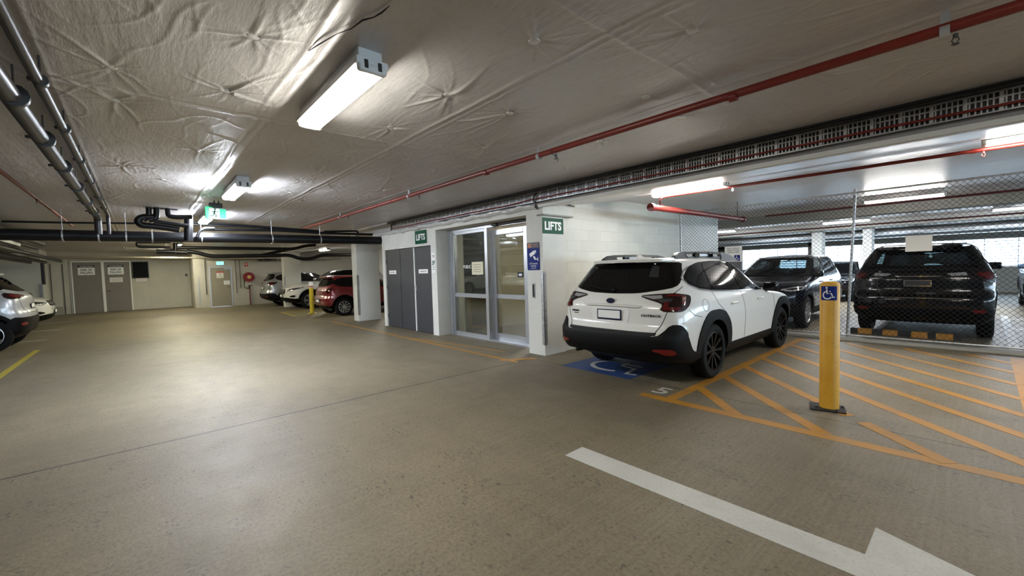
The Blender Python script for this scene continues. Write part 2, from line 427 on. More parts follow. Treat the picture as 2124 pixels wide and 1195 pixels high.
def ceil_z(X, Y):
    Z = np.full_like(X, CZ); Yo = Y.copy()
    D = hn(X, Y, 1.1, 1.6, 1)*.010
    w = hn(X, Y, 3.0, 5.0, 2); D += np.maximum(0, w)**3*.006
    ridg = 1-np.abs(hn(X, Y, 2.2, 3.4, 5)); D -= np.clip(ridg-.95, 0, 1)/.05*.004*np.clip(hn(X, Y, 1, 1, 9)*4, 0, 1)
    r3 = np.random.default_rng(21)
    for _ in range(230):
        fx, fy, fa, fl = r3.uniform(-9, 0), r3.uniform(-1.2, 4.8), r3.normal(0, .45), r3.uniform(.15, .7); cx_, sx_ = math.cos(fa), math.sin(fa)
        uu = (X-fx)*cx_+(Y-fy)*sx_; vv = -(X-fx)*sx_+(Y-fy)*cx_+.04*np.sin(uu*7); D -= r3.uniform(.002, .006)*np.exp(-(vv/.009)**2)*np.clip(1-np.abs(uu)/fl, 0, 1)
    r2 = np.random.default_rng(11)
    for bx, by in BT:
        dx, dy = X-bx, Y-by; d = np.sqrt(dx*dx+dy*dy); msk = d < 1.0
        if not msk.any(): continue
        th = np.arctan2(dy[msk], dx[msk]); dd = d[msk]; amp = np.zeros_like(dd)
        str_ = r2.uniform(.6, 1.3)
        for _ in range(20):
            a0 = r2.uniform(-PI, PI); ln = r2.uniform(.16, .5)*(1.7 if abs(math.cos(a0)) > .8 else 1.); wd = r2.uniform(.0075, .013)
            cv = r2.normal(0, .35)
            da = np.abs((th-a0-cv*dd+PI) % (2*PI)-PI); lat = da*dd
            amp -= np.exp(-(lat/wd)**2)*np.clip(1-dd/ln, 0, 1)*r2.uniform(.003, .010)*(dd > .03)
        pull = .010*np.exp(-(dd/.09)**2)
        but = 0
        D[msk] += (amp+pull)*str_+but
    # seams
    for sx in (-1.44, -4.08, -6.72, -9.3):
        D -= .008*np.exp(-((X-sx-.01*np.sin(5*Y))/.018)**2)+.004*np.exp(-((X-sx-.09)/.014)**2)
    for sy in (-.45, .80, 2.08, 3.36):
        D -= .008*np.exp(-((Y-sy-.008*np.sin(4*X))/.016)**2)+.004*np.exp(-((Y-sy-.08)/.012)**2)
    Z += D*np.clip((5.0-Y)/.3, .25, 1)
    # dropped band beam carrying the cable tray, its soffit rising again to the far side
    b = np.interp(Y, [-99, 5.08, 5.0801, 5.36, 7.4, 7.7, 99], [0, 0, -.28, -.28, -.02, 0, 0])
    Z += b
    return Z, Yo
xs = np.concatenate([np.arange(-31, -11, .22), np.arange(-11, -5.2, .026), np.arange(-5.2, -.2, .0125), np.arange(-.2, 1.4, .03), np.arange(1.4, 14.1, .3)])
ys = np.concatenate([np.arange(-9, -1.6, .3), np.arange(-1.6, -.6, .03), np.arange(-.6, 4.4, .0125), np.arange(4.4, 5.06, .028), [5.079, 5.081], np.arange(5.16, 11, .07), np.arange(11, 29.2, .35)])
ce = struct(grid_obj('ceiling', xs, ys, ceil_z, 'foil'))
pin = MB().lathe([(0, -.006), (.020, -.007), (.034, -.004), (.036, .0), (.034, .004), (0, .006)], n=20).obj('insulation_washer', 'foil_bright')
for k, (bx, by) in enumerate(BT):
    o = pin if k == 0 else pin.copy()
    if k: C.objects.link(o)
    o.location = (bx, by, CZ+.004); tag(o, 'round foil washer pinning the silver ceiling insulation to the slab', 'washer', 'washers pinning the ceiling insulation')
mb = MB(); mb.box((-31, -9, 3.05), (14, 29, 3.2)); struct(mb.obj('ceiling_slab', 'grey_wall'))

def wall(name, boxes, m, **k):
    mb = MB()
    for lo, hi in boxes: mb.box(lo, hi, **k)
    return struct(mb.obj(name, m))
T = CZ+.1
wall('wall_lift_lobby', [((-11.28, FY, 0), (-11.1, FY+.25, T)), ((-11.1, FY, 2.12), (-8.64, FY+.25, T)), ((-8.64, FY, 0), (-8.4, FY+.5, T)),
     ((-8.4, FY, 2.45), (-5.37, FY+.5, T)), ((-5.37, FY, 0), (WX, FY+.54, T)), ((-11.28, FY+.25, 0), (-11.1, 10, T))], 'white_wall')
wall('wall_blockwork', [((-5.12, 5.68, 0), (WX-.03, 12.3, T))], 'blockwork')
wall('trim_pillar_cap', [((-5.08, FY-.03, 2.40), (WX+.06, FY+.75, 2.425))], 'grey_wall')
wall('wall_beam_end', [((-5.06, FY-.01, 2.425), (WX+.03, FY+.72, 2.60))], 'white_wall')
wall('trim_beam_edge', [((WX, 5.05, 2.53), (14, 5.12, 2.575))], 'white_paint')
# inside the lobby
wall('wall_lobby_inside', [((-8.6, 9.6, 0), (-5.12, 9.7, 2.6)), ((-8.5, FY+.5, 0), (-8.4, 9.6, 2.6))], 'lobby_cream')
wall('wall_lobby_dark', [((-8.4, 5.9, 0), (-8.385, 6.8, 2.6))], 'lobby_dark')
wall('wall_lobby_panel', [((-8.4, 6.8, 0), (-8.385, 9.6, 2.6))], 'bronze_panel')
wall('wall_lobby_right', [((-5.2, 5.7, 0), (-5.13, 9.6, 2.6))], 'stainless')
wall('ceiling_lobby', [((-8.5, FY+.5, 2.6), (-5.1, 9.7, 2.65))], 'white_paint')
# back walls
wall('wall_back', [((-28.2, -9, 0), (-27.9, 2.0, T)), ((-28.2, 1.98, 0), (-25.7, 2.1, T)), ((-26.2, 2.1, 0), (-25.7, 2.63, T)),
     ((-26.2, 2.63, 2.0), (-25.7, 3.5, T)), ((-26.2, 3.5, 0), (-25.7, 12, T))], 'far_wall')
wall('wall_back_upper', [((-28.2, -9, 0), (-26.1, -3.08, T))], 'white_wall')
wall('wall_side', [((-26, 10.6, 0), (-11.2, 10.8, T))], 'white_wall')
wall('wall_behind_camera', [((-31, -9, 0), (14, -8.8, T))], 'grey_wall')
wall('wall_right', [((13.8, -9, 0), (14, 29, 1.0)), ((13.8, -9, 2.3), (14, 29, T)), ((13.8, -9, 0), (14, -2, T))], 'grey_wall')
# far outside wall with louvred openings
pr = [(-40, -9.3), (-6.05, -5.75), (-2.2, -1.8), (2.0, 2.3), (6, 6.3), (10, 10.3)]
wall('wall_far', [((-20, 26, 0), (14, 26.3, 1.02)), ((-20, 26, 2.22), (14, 26.3, T))]+[((a if a > -21 else -20, 26, 0), (b, 26.3, T)) for a, b in pr], 'grey_wall')
wall('wall_right_recess', [((-12, 12.3, 0), (-5.12, 12.5, T)), ((-12, 12.5, 0), (-11.8, 26, T))], 'white_wall')

# ------------------------------------------------------------------ pillars
def pillar(lo, hi, label, guard=True, side='-'):
    t = thing('concrete_pillar', label, 'pillar', ((lo[0]+hi[0])/2, (lo[1]+hi[1])/2, 0), group='painted concrete pillars')
    ox, oy = t.location.x, t.location.y
    mb = MB(); mb.box((lo[0]-ox, lo[1]-oy, 0), (hi[0]-ox, hi[1]-oy, T), .012, 2); mb.obj('shaft', 'white_wall', t)
    if guard:
        mb = MB(); x, y = hi[0]-ox, lo[1]-oy
        mb.box((x-.05, y-.006, .2), (x+.006, y, 1.45)); mb.box((x, y-.006, .2), (x+.006, y+.05, 1.45)); mb.obj('corner_guard', 'galvanised', t)
    return t
pillar((-13.31, 5.04), (-12.91, 5.77), 'white concrete pillar between the red hatchback and the lift lobby corner')
pillar((-22.1, 5.04), (-21.7, 5.77), 'white concrete pillar between the grey SUV and the white SUV in the far row')
pillar((-4.55, 20.0), (-4.22, 20.6), 'pale concrete pillar deep in the parking area behind the dark SUV', False)
pillar((-2.98, 20.0), (-2.72, 20.6), 'pale concrete pillar deep behind the mesh fence above the black SUV', False)
pillar((2.4, 20.0), (2.8, 20.6), 'concrete pillar behind the mesh fence at the far right', False)
t = tag(MB().box((-5.035, FY-.008, .19), (-4.972, FY-.001, 1.45)).box((-4.979, FY-.008, .19), (-4.972, FY+.06, 1.45)).obj('corner_guard', 'galvanised'),
        'galvanised steel guard screwed to the corner of the LIFTS pillar', 'corner guard')

# ------------------------------------------------------------------ grey service doors
def sdoor(x0, x1, label, hinge_at=None, plq=None):
    t = thing('service_door', label, 'door', ((x0+x1)/2, FY+.03, 0)); c = (x0+x1)/2
    MB().box((x0-c+.008, 0, .01), (x1-c-.008, .04, 2.11), .003).obj('panel', 'grey_door', t)
    for z in (.3, 1.1, 1.8):
        mb = MB(); hx = (hinge_at-c); mb.tube([(hx, -.008, z-.05), (hx, -.008, z+.05)], .009, 8); mb.obj('hinge', 'steel_dark', t)
    if plq:
        mb = MB(); plate(mb, frame((plq[0]-c, -.001, plq[1]), 'S'), plq[2], .10, .003, .004); p = mb.obj('door_plaque', 'sign_white', t)
        text(plq[3], frame((plq[0]-c, -.0045, plq[1]), 'S'), 'text_dark', p, w=plq[2]*.72, h=.03)
    return t
sdoor(-11.1, -10.27, 'dark grey service door leaf furthest left on the lift lobby front', -11.08, (-10.72, 1.505, .42, 'ELECTRICAL'))
sdoor(-10.27, -9.50, 'dark grey service door leaf in the middle, without a plaque, on the lift lobby front', -10.26)
SD = sdoor(-9.47, -8.65, 'dark grey service door leaf beside the 3P sign post', -8.67, (-9.07, 1.51, .44, 'COMMUNICATIONS'))
tag(MB().box((-9.503, FY+.012, .01), (-9.467, FY+.05, 2.11)).obj('door_jamb', 'sign_white'), 'narrow white jamb strip between the dark grey service doors', 'door trim')
mb = MB(); mb.box((-9.45, FY+.005, 1.02), (-9.40, FY+.031, 1.16), .004); mb.tube(bez([(-9.42, FY+.03, 1.12), (-9.42, FY-.03, 1.12), (-9.34, FY-.03, 1.12)], .02), .008, 8)
h_ = mb.obj('door_handle', 'aluminium', SD); h_.location = (-SD.location.x, -SD.location.y, 0)

# ------------------------------------------------------------------ sliding glass entrance
DY = FY+.36
t = thing('glass_entrance', 'aluminium framed sliding glass entrance to the lift lobby', 'glass door', (-6.85, DY, 0)); ex = 6.85
def fr(mb, x0, x1, z0, z1, w, y0, y1, mid=None):
    mb.box((x0, y0, z0), (x0+w, y1, z1), .003); mb.box((x1-w, y0, z0), (x1, y1, z1), .003)
    mb.box((x0+w, y0, z0), (x1-w, y1, z0+w*1.1), .003); mb.box((x0+w, y0, z1-w), (x1-w, y1, z1), .003)
    if mid: mb.box((x0+w, y0+.01, mid-.045), (x1-w, y1-.01, mid+.045), .003)
mb = MB(); mb.box((-8.38+ex, -.04, 0), (-8.28+ex, .14, 2.45)); mb.box((-8.3+ex, -.04, 2.38), (-5.38+ex, .14, 2.45)); mb.box((-5.48+ex, -.04, 0), (-5.39+ex, .14, 2.45))
mb.box((-6.98+ex, -.03, 0), (-6.92+ex, .2, 2.4)); mb.box((-8.28+ex, -.04, 0), (-5.48+ex, .14, .03)); mb.obj('outer_frame', 'aluminium', t)
mb = MB(); fr(mb, -8.28+ex, -6.98+ex, .03, 2.38, .06, -.01, .05, .94); lf = mb.obj('fixed_panel', 'aluminium', t)
MB().box((-8.22+ex, .015, .1), (-7.04+ex, .023, 2.32)).obj('glass_pane', 'door_glass', lf)
mb = MB(); fr(mb, -6.95+ex, -5.86+ex, .03, 2.34, .11, .12, .17, .94); rf = mb.obj('sliding_panel', 'aluminium', t)
MB().box((-6.84+ex, .14, .15), (-5.97+ex, .148, 2.23)).obj('glass_pane', 'door_glass', rf)
mb = MB(); mb.tube([(-6.6+ex, -.06, 2.415), (-5.42+ex, -.06, 2.415)], .025, 10); mb.box((-6.66+ex, -.12, 2.38), (-6.5+ex, -.03, 2.44), .02, 2); mb.obj('door_sensor', 'steel_dark', t)
PUBL = text('PUBLIC PARKING', frame((-7.50, DY+.012, 1.585), 'S'), 'sign_white', None, w=.72, h=.075)
o = PUBL; o.name = 'window_lettering'; tag(o, 'white PUBLIC PARKING lettering on the left glass panel', 'lettering')
mb = MB(); plate(mb, frame((-7.33, DY+.008, 1.545), 'S'), .40, .28, .002, .003); nt = tag(mb.obj('paper_notice', 'cream_paper'), 'cream paper notice taped to the left glass panel of the lift entrance', 'notice')
for k in range(4): text('MMMMMMM MM', frame((-7.33, DY+.0045, 1.62-.05*k), 'S'), 'text_dark', nt, w=.26, h=.012)
mb = MB(); plate(mb, frame((-6.07, DY+.115, 1.39), 'S'), .16, .10, .002, .004); nt = tag(mb.obj('door_sticker', 'sign_navy'), 'small navy and white sticker on the sliding glass leaf', 'sticker')
mb = MB(); plate(mb, frame((-6.07, DY+.1125, 1.39), 'S'), .10, .05, .001, .02); mb.obj('sticker_symbol', 'sign_white', nt)
# lobby contents
t = thing('sandwich_board', 'brown timber sandwich board standing inside the lobby behind the left glass', 'signboard', (-7.92, 6.05, 0), .75)
for sy, nm in ((-1, 'front_leaf'), (1, 'rear_leaf')):
    mb = MB(); rot = Matrix.Rotation(sy*-.24, 3, 'X')
    for a, b in (((-.27, -.015, -.45), (-.23, .015, .45)), ((.23, -.015, -.45), (.27, .015, .45)), ((-.23, -.015, .40), (.23, .015, .45)), ((-.23, -.015, -.3), (.23, .015, -.25))):
        lo, hi = Vector(a), Vector(b); cc = (lo+hi)/2; bm2 = MB(); bm2.box(lo-cc, hi-cc)
        for v in bm2.b.verts: v.co = rot @ (v.co+cc)+Vector((0, sy*.12, .44))
        mb.merge(bm2.b)
    mb.obj(nm, 'timber', t)
MB().box((-.23, -.012, -.25), (.23, .0, .40)).obj('poster_panel', 'sign_black', t, (0, -.12, .44)).rotation_euler = (.24, 0, 0)
t = thing('lift_doors', 'brushed stainless lift doors at the back of the lobby', 'lift doors', (-6.4, 9.55, 0))
for s_ in (-1, 1): MB().box((s_*.46-.45, 0, 0), (s_*.46+.45, .04, 2.1), .003).obj('door_leaf', 'stainless', t)
mb = MB(); mb.box((-1.0, -.03, 0), (-.91, .04, 2.2)); mb.box((.91, -.03, 0), (1.0, .04, 2.2)); mb.box((-1, -.03, 2.1), (1, .04, 2.2)); mb.obj('door_surround', 'steel_dark', t)

# ------------------------------------------------------------------ light fittings
def fitting(label, c, along='x', L=1.27, em='tube', group='ceiling batten lights', w=.19):
    t = thing('batten_light', label, 'light', c, 0 if along == 'x' else PI/2, group)
    mb = MB(); mb.box((-L/2, -w/2-.006, -.018), (L/2, w/2+.006, .028), .012, 2); mb.box((-L/2+.03, -w/2+.02, .02), (L/2-.03, w/2-.02, CZ-2.76+.02), .01, 2); mb.obj('light_body', 'plastic_white', t)
    mb = MB()
    # ribbed wraparound diffuser
    prof = [(-w*.46, -.017), (-w*.45, -.03), (-w*.34, -.054), (-w*.12, -.060), (0, -.056), (w*.12, -.060), (w*.34, -.054), (w*.45, -.03), (w*.46, -.017)]
    fn = lambda u, v, q: Vector((-L/2+.045+q, u, v))
    mb.prism(prof, fn, L-.09); mb.obj('diffuser', em, t)
    for s_ in (-1, 1):
        mb = MB(); x = s_*(L/2-.022); mb.box((x-.024, -w*.47, -.056), (x+.024, w*.47, .0), .018, 3)
        e = mb.obj('end_cap', 'plastic_white', t)
        for q in (-1, 1):
            MB().box((x+s_*.018-.006, q*w*.22-.012, -.04), (x+s_*.018+.008, q*w*.22+.012, .01), .002).obj('clip', 'steel_dark', e)
    return t
L0 = fitting('large ribbed ceiling light nearest the camera, brightly lit', (-3.06, 1.10, 2.76))
def lite(label, c, em=None, rz=0, group='ceiling batten lights', sc=1):
    r = copy_thing(L0, c, label, group, rz)
    if em:
        for ch in r.children:
            if ch.name.startswith('diffuser'): ch.data = EM[em]
    return r
EM = {}
for em in ('tube_cool', 'tube_warm', 'tube_far'):
    src = [c for c in L0.children if c.name.startswith('diffuser')][0]; me = src.data.copy(); me.materials[0] = M[em]; EM[em] = me
lite('second ceiling light of the lane row, beside the green exit sign', (-7.2, 1.10, 2.76), 'tube_cool')
lite('third ceiling light of the lane row, just behind the green exit sign', (-11.0, 1.12, 2.76), 'tube_cool')
lite('fourth ceiling light of the lane row, seen between the black pipes', (-15.6, 1.12, 2.76), 'tube_far')
lite('ceiling light of the lane row behind the tangle of black pipes', (-19.6, 1.12, 2.76), 'tube_far')
lite('ceiling light in front of the far storage doors', (-24.6, 1.12, 2.76), 'tube_far')
lite('ceiling light of the left side row over the parked white car', (-22.0, -4.2, 2.76), 'tube_far')
lite('ceiling light glowing above the white SUV of the far row', (-22.6, 7.2, 2.76))
lite('ceiling light over the red hatchback, hidden by the pillar', (-15.5, 7.2, 2.76))
lite('long ceiling light beside the red pipe above the white wagon', (-3.3, 6.90, 2.76), 'tube_warm')
lite('ceiling light at the right edge beside the red pipe', (.6, 6.95, 2.76), 'tube_warm')
lite('ceiling light above the black SUV behind the fence', (-1.13, 11.87, 2.76), 'tube_warm')
lite('ceiling light behind the fence above the dark navy SUV', (-3.0, 17.3, 2.76), 'tube_cool')
lite('ceiling light at the far right behind the mesh fence', (.75, 17.45, 2.76), 'tube_cool')
lite('small distant ceiling light seen through the fence beside the blockwork wall', (-7.0, 17.3, 2.76), 'tube_cool')
lite('added ceiling light, out of view, brightening the right part of the lane', (1.3, 1.10, 2.76))  # extra lamp outside the view, added to brighten the ceiling at the right
lite('ceiling light inside the lift lobby behind the glass', (-6.6, 7.6, 2.52), 'tube_warm', PI/2)

# ------------------------------------------------------------------ pipes overhead
def pipe(label, pts, r, m, name='pipe', group=None, joints=(), cat='pipe', rr=.1, n=12, clampm=None, clampname='pipe_clamp'):
    mb = MB(); mb.tube(bez(pts, rr) if len(pts) > 2 else pts, r, n); o = tag(mb.obj(name, m), label, cat, group)
    for p, d in joints:
        p = Vector(p); d = Vector(d).normalized(); q = MB(); q.tube([p-d*.025, p+d*.025], r*1.22, n); q.obj(clampname, clampm or m, o)
    return o
# long red sprinkler main along the lane
RY, RZ = 3.35, 2.745
o = pipe('long red sprinkler pipe running the length of the lane ceiling', [(1.6, RY, RZ+.015), (-12.6, RY, RZ)], .03, 'red_pipe', 'sprinkler_pipe', joints=[((x, RY, RZ), (1, 0, 0)) for x in (-1.25, -4.2)], n=16, clampname='pipe_coupling')
for x in (-.16, -3.27, -6.25, -9.4):
    mb = MB(); mb.tube([(x-.02, RY, RZ), (x+.02, RY, RZ)], .036, 14); mb.box((x-.02, RY-.004, RZ+.03), (x+.02, RY+.004, CZ), 0); mb.obj('pipe_bracket', 'aluminium', o)
def sprinkler(x, y, z, label, mt='steel_dark'):
    mb = MB(); mb.tube([(0, 0, 0), (0, 0, -.02)], .011, 8); 
    for s_ in (-1, 1): mb.tube([(s_*.009, 0, -.02), (s_*.014, 0, -.035), (s_*.004, 0, -.052)], .003, 6)
    mb.lathe([(0, -.052), (.016, -.053), (.016, -.056), (0, -.056)], n=12)
    o = mb.obj('sprinkler', mt); o.location = (x, y, z); return tag(o, label, 'sprinkler', 'sprinkler heads')
for x, l in ((-.12, 'dark sprinkler head under the red pipe near the top right corner'), (-3.02, 'dark sprinkler head under the red pipe above the glass entrance'), (-5.92, 'sprinkler head under the red pipe left of the glass entrance'), (-8.9, 'sprinkler head furthest along the red lane pipe')):
    sprinkler(x, RY, RZ-.03, l)
MB_ = MB().tube(bez([(-3.02, RY, RZ+.035), (-3.06, RY-.05, RZ-.01), (-2.98, RY, RZ-.09), (-3.02, RY+.02, RZ-.11)], .03), .003, 6)
tag(MB_.obj('dangling_wire', 'cable_black'), 'thin black wire dangling from the red pipe above the entrance', 'wire')
# red pipes right
o = pipe('red sprinkler pipe with light fittings along the ceiling above the white wagon', [(1.4, 7.22, 2.70), (-3.75, 6.93, 2.70), (-3.95, 7.15, 2.66), (-3.95, 7.35, 2.50)], .022, 'red_pipe', 'sprinkler_pipe', joints=[((-.1, 7.14, 2.70), (1, 0, 0))])
sprinkler(-2.62, 6.99, 2.68, 'small sprinkler head at the end of the light above the white wagon', 'aluminium')
sprinkler(-.02, 7.14, 2.68, 'small red sprinkler head near the right edge light', 'red_pipe')
a = at(1352, 430, 2, 2.48); b = at(1540, 455, 2, 2.48)
o = pipe('thick red pipe with capped ends hanging beside the blockwork wall', [a, b], .05, 'red_pipe', 'sprinkler_header', n=16)
for p in (a, b):
    d = (b-a).normalized()*(1 if p == b else -1); MB().tube([p-d*.03, p+d*.05], .066, 14).obj('pipe_cap', 'red_pipe', o)
MB().tube([(a.x, a.y+.3, 2.5), (a.x, a.y+.3, CZ)], .006, 6).obj('hanger_rod', 'steel_dark', o)
MB().tube([(b.x, b.y-.3, 2.5), (b.x, b.y-.3, CZ)], .006, 6).obj('hanger_rod', 'steel_dark', o)
pipe('maroon sprinkler pipe crossing behind the mesh fence near the ceiling', [(-3.5, 11.3, 2.60), (2.5, 11.3, 2.62)], .022, 'maroon_pipe', 'sprinkler_pipe')
pipe('thin maroon pipe far behind the mesh fence', [(-7.5, 16.2, 2.52), (5, 16.2, 2.52)], .022, 'maroon_pipe', 'sprinkler_pipe')
# left ceiling pipes
def clampset(o, pts, r, m='steel_dark'):
    for p in pts:
        q = MB(); q.tube([(p[0]-.02, p[1], p[2]), (p[0]+.02, p[1], p[2])], r*1.3, 12); q.tube([(p[0], p[1], p[2]+r), (p[0], p[1], CZ)], .006, 6); q.box((p[0]-.015, p[1]-r*1.9, p[2]-.01), (p[0]+.015, p[1]-r*1.2, p[2]+.01)); q.obj('pipe_clamp', m, o)
pz = 2.70
g1 = at(28, 0, 2, pz).y; X1 = -10.55
y1 = at(60, 120, 2, pz).y; y2 = at(100, 280, 2, pz).y
o = pipe('slim grey drain pipe clamped to the ceiling at the upper left', [(2.5, y1-.02, pz), (X1, y1, pz), (X1, y1, 2.35)], .028, 'pipe_grey', 'drain_pipe', rr=.08)
clampset(o, [(x, y1, pz) for x in (.9, -1.0, -2.6, -3.7, -4.75, -5.9, -7.1, -8.4, -9.6)], .028)
y2 = at(120, 330, 2, 2.66).y
o = pipe('thick grey drain pipe clamped to the ceiling at the far upper left', [(2.5, y2-.04, 2.66), (X1-.1, y2, 2.66), (X1-.1, y2, 2.35)], .052, 'pipe_grey', 'drain_pipe', rr=.1, n=16)
clampset(o, [(x, y2, 2.66) for x in (.9, -1.0, -2.6, -3.95, -5.0, -6.1, -7.3, -8.6, -9.8)], .052)
y3 = at(75, 410, 2, 2.72).y
o = pipe('red sprinkler pipe at the far left above the dark ceiling band', [(-4, y3-.02, 2.72), (-13.2, y3, 2.72)], .022, 'red_pipe', 'sprinkler_pipe')
sprinkler(-9.0, y3, 2.70, 'sprinkler head on the red pipe at the far left')
# main black soil pipe across the lane
PX_ = -11.35
def pp(pts, X=PX_): return [at(x, y, 0, X) for x, y in pts]
A, B = at(0, 486, 0, PX_), at(780, 499, 0, PX_)
A = A-(B-A)*.35; B = B+(B-A)*.15
o = pipe('thick black soil pipe slung across the whole lane', [A, B], .105, 'pipe_black', 'soil_pipe', n=20)
for x in (130, 205, 262, 316, 418, 564, 664):
    p = at(x, 487+x*.016, 0, PX_); q = MB(); q.tube([p-Vector((0, .012, 0)), p+Vector((0, .012, 0))], .112, 18); q.tube([p+Vector((0, 0, .1)), (p.x, p.y, CZ)], .006, 6); q.obj('pipe_hanger', 'galvanised', o)
XC = -10.35
def c3(*L): return [at(x/3.793+240, y/3.793+400, 0, XC) for x, y in L]
G = 'black pipes tangled above the lane'
def bp(label, pts, r, X=None, rr=.09):
    global XC
    XC = X or XC
    return pipe(label, c3(*pts), r, 'pipe_black', 'waste_pipe', G, rr=rr)
o = bp('left black stub pipe dropping from the ceiling into the big elbow', [(258, 105), (262, 180), (215, 215)], .045)
bp('middle black stub pipe dropping from the ceiling plate', [(322, 100), (322, 200), (260, 215)], .05)
bp('right black stub pipe with an elbow running right from the ceiling plate', [(408, 100), (412, 182), (470, 192), (600, 190)], .042)
bp('large black return elbow at the left end of the pipe tangle', [(300, 190), (200, 192), (168, 222), (200, 255), (330, 265), (500, 292)], .058, rr=.14)
bp('black branch pipe running behind the return elbow', [(300, 225), (480, 250), (570, 262)], .042, -10.6)
bp('black vertical drop joining the thick soil pipe', [(572, 180), (572, 380)], .075, -10.9)
tag(MB().box((-.05, -.2, 0), (.05, .2, .012)).obj('ceiling_plate', 'steel_dark', None, (XC+.5, (c3((300, 105))[0].y+c3((435, 105))[0].y)/2, CZ-.02)), 'dark steel plate holding the black stub pipes to the ceiling', 'bracket')
XC = -11.7
bp('upper thin black pipe above the soil pipe, right of the exit sign', [(600, 230), (1000, 255), (1600, 300)], .022, -11.7)
bp('second thin black pipe above the soil pipe', [(610, 248), (1100, 272), (1620, 312)], .02)
bp('third black pipe resting just above the soil pipe', [(680, 288), (1250, 295), (1660, 318), (2060, 330)], .032)
bp('short black riser bending off the soil pipe by the lobby corner', [(1640, 318), (1640, 305), (1900, 300), (1912, 330)], .025, rr=.05)
bp('pale grey elbow pipe below the exit sign', [(640, 350), (660, 300), (700, 280), (780, 280)], .03, -11.2)
bp('thin black line along the left above the soil pipe', [(-900, 225), (-400, 235), (150, 240)], .02, -11.7)
XC = -17
bp('black waste pipe below the soil pipe at the left', [(430, 430), (175, 425), (165, 388), (430, 388)], .04, -17, .12)
bp('long black waste pipe beneath the soil pipe', [(480, 432), (900, 436), (1400, 442), (1500, 415), (1610, 410)], .055, -17, .15)
bp('black waste pipe sagging towards the far pillar', [(560, 462), (640, 470), (740, 500), (1150, 495), (1370, 490), (1450, 520), (1540, 520), (1620, 490), (1850, 488)], .065, -17, .2)
bp('black waste pipe branch rising behind the others', [(1150, 490), (1280, 462), (1400, 440)], .05, -17.3)
bp('black cluster pipe under the left ceiling light', [(320, 462), (400, 462), (560, 470)], .07, -17)
bp('black stub beside the cluster under the ceiling light', [(470, 395), (470, 480)], .06, -17)
o = tag(MB().tube([(-27.6, -3.0, 2.60), (-27.6, 1.9, 2.52)], .06, 12).obj('beige_conduit', 'pipe_beige'), 'long beige pipe under the ceiling above the storage doors', 'pipe')
o = tag(MB().tube([(-25.5, 2.3, 2.46), (-25.5, 9, 2.40)], .06, 12).obj('beige_conduit', 'pipe_beige'), 'long beige pipe under the ceiling above the exit door', 'pipe')
o = tag(MB().tube([(-24.9, -3.5, 2.52), (-24.9, 3.9, 2.42), (-24.9, 8, 2.42)], .035, 12).obj('wall_conduit_run', 'pipe_beige'), 'thin pale pipe running under the ceiling along the far wall', 'pipe')
XR = -25.3
for (x, y, l) in ((1135, 528, 'first'), (1178, 525, 'second'), (1212, 525, 'third'), (1245, 522, 'fourth')):
    p = at(x/3.793+240, y/3.793+400, 0, XR); o = MB().tube([p+Vector((.3, 0, 0)), p+Vector((-.3, 0, 0))], .06, 12).obj('pipe_end', 'pipe_black')
    tag(o, 'round black pipe end near the fire reel, %s from the left of four' % l, 'pipe', 'pipe ends by the fire reel')
# dark ducts and dropped bands at the far left
wall('ceiling_band_left', [((-24, -4.6, 2.60), (-6, -3.3, 2.86))], 'grey_wall')
for k, (y, z, r) in enumerate(((-2.1, 2.60, .07), (-2.45, 2.58, .05), (-2.9, 2.62, .09))):
    pipe(('grey duct closest to the lane at the far left ceiling', 'middle grey duct at the far left ceiling', 'outer grey duct at the far left ceiling')[k], [(-5.5, y, z), (-20 if k else -18, y+.05, z)], r, 'pipe_grey', 'ceiling_duct', 'ducts at the far left ceiling')
for k, (y, z) in enumerate(((-2.35, 2.34), (-2.75, 2.30), (-3.15, 2.30))):
    pipe(('upper dark pipe below the soil pipe at the far left', 'middle dark pipe below the soil pipe at the far left', 'lower dark pipe below the soil pipe at the far left')[k], [(-12.2, y, z), (-24.5, y, z-.02)], .06, 'pipe_black', 'waste_pipe', 'dark pipes at the far left')
o = tag(MB().box((-16.5, -2.6, 2.44), (-14.2, -2.25, 2.60), .01).obj('cable_duct', 'galvanised'), 'boxy galvanised duct under the ceiling above the parked silver car', 'duct')

# ------------------------------------------------------------------ cable tray on the beam face
TY = 5.045
def tray_obj():
    t = thing('cable_tray', 'long perforated galvanised cable tray fixed to the beam above the lift lobby', 'cable tray', (0, TY, 2.71))
    mb = MB(); x0, x1 = -10.5, 2.4
    mb.box((x0, 0, -.085), (x1, .02, -.07)); mb.box((x0, 0, .07), (x1, .02, .085)); mb.obj('tray_rail', 'galvanised', t)
    mb = MB(); x = x0; k = 0
    while x < x1:
        w = .026 if k % 6 == 0 else .010
        mb.box((x, .004 if k % 6 else -.004, -.07), (x+w, .014, .07)); x += .032; k += 1
    for z in (-.025, .03): mb.box((x0, .006, z-.006), (x1, .014, z+.006))
    mb.obj('perforated_web', 'galvanised', t)
    MB().box((x0, .024, -.08), (x1, .03, .08)).obj('tray_shadow_gap', 'steel_dark', t)
tray_obj()
def wob(x0, x1, y, z, a, n, seed):
    r = random.Random(seed); return [(x0+(x1-x0)*k/n, y+r.uniform(-a, a)*.5, z+r.uniform(-a, a)) for k in range(n+1)]
pipe('thin red conduit clipped along the lower half of the cable tray', wob(2.4, -5.2, TY-.015, 2.675, .003, 20, 1)+wob(-5.4, -10.4, TY-.02, 2.655, .010, 12, 2), .011, 'red_pipe', 'red_conduit', cat='conduit', rr=.2, n=8)
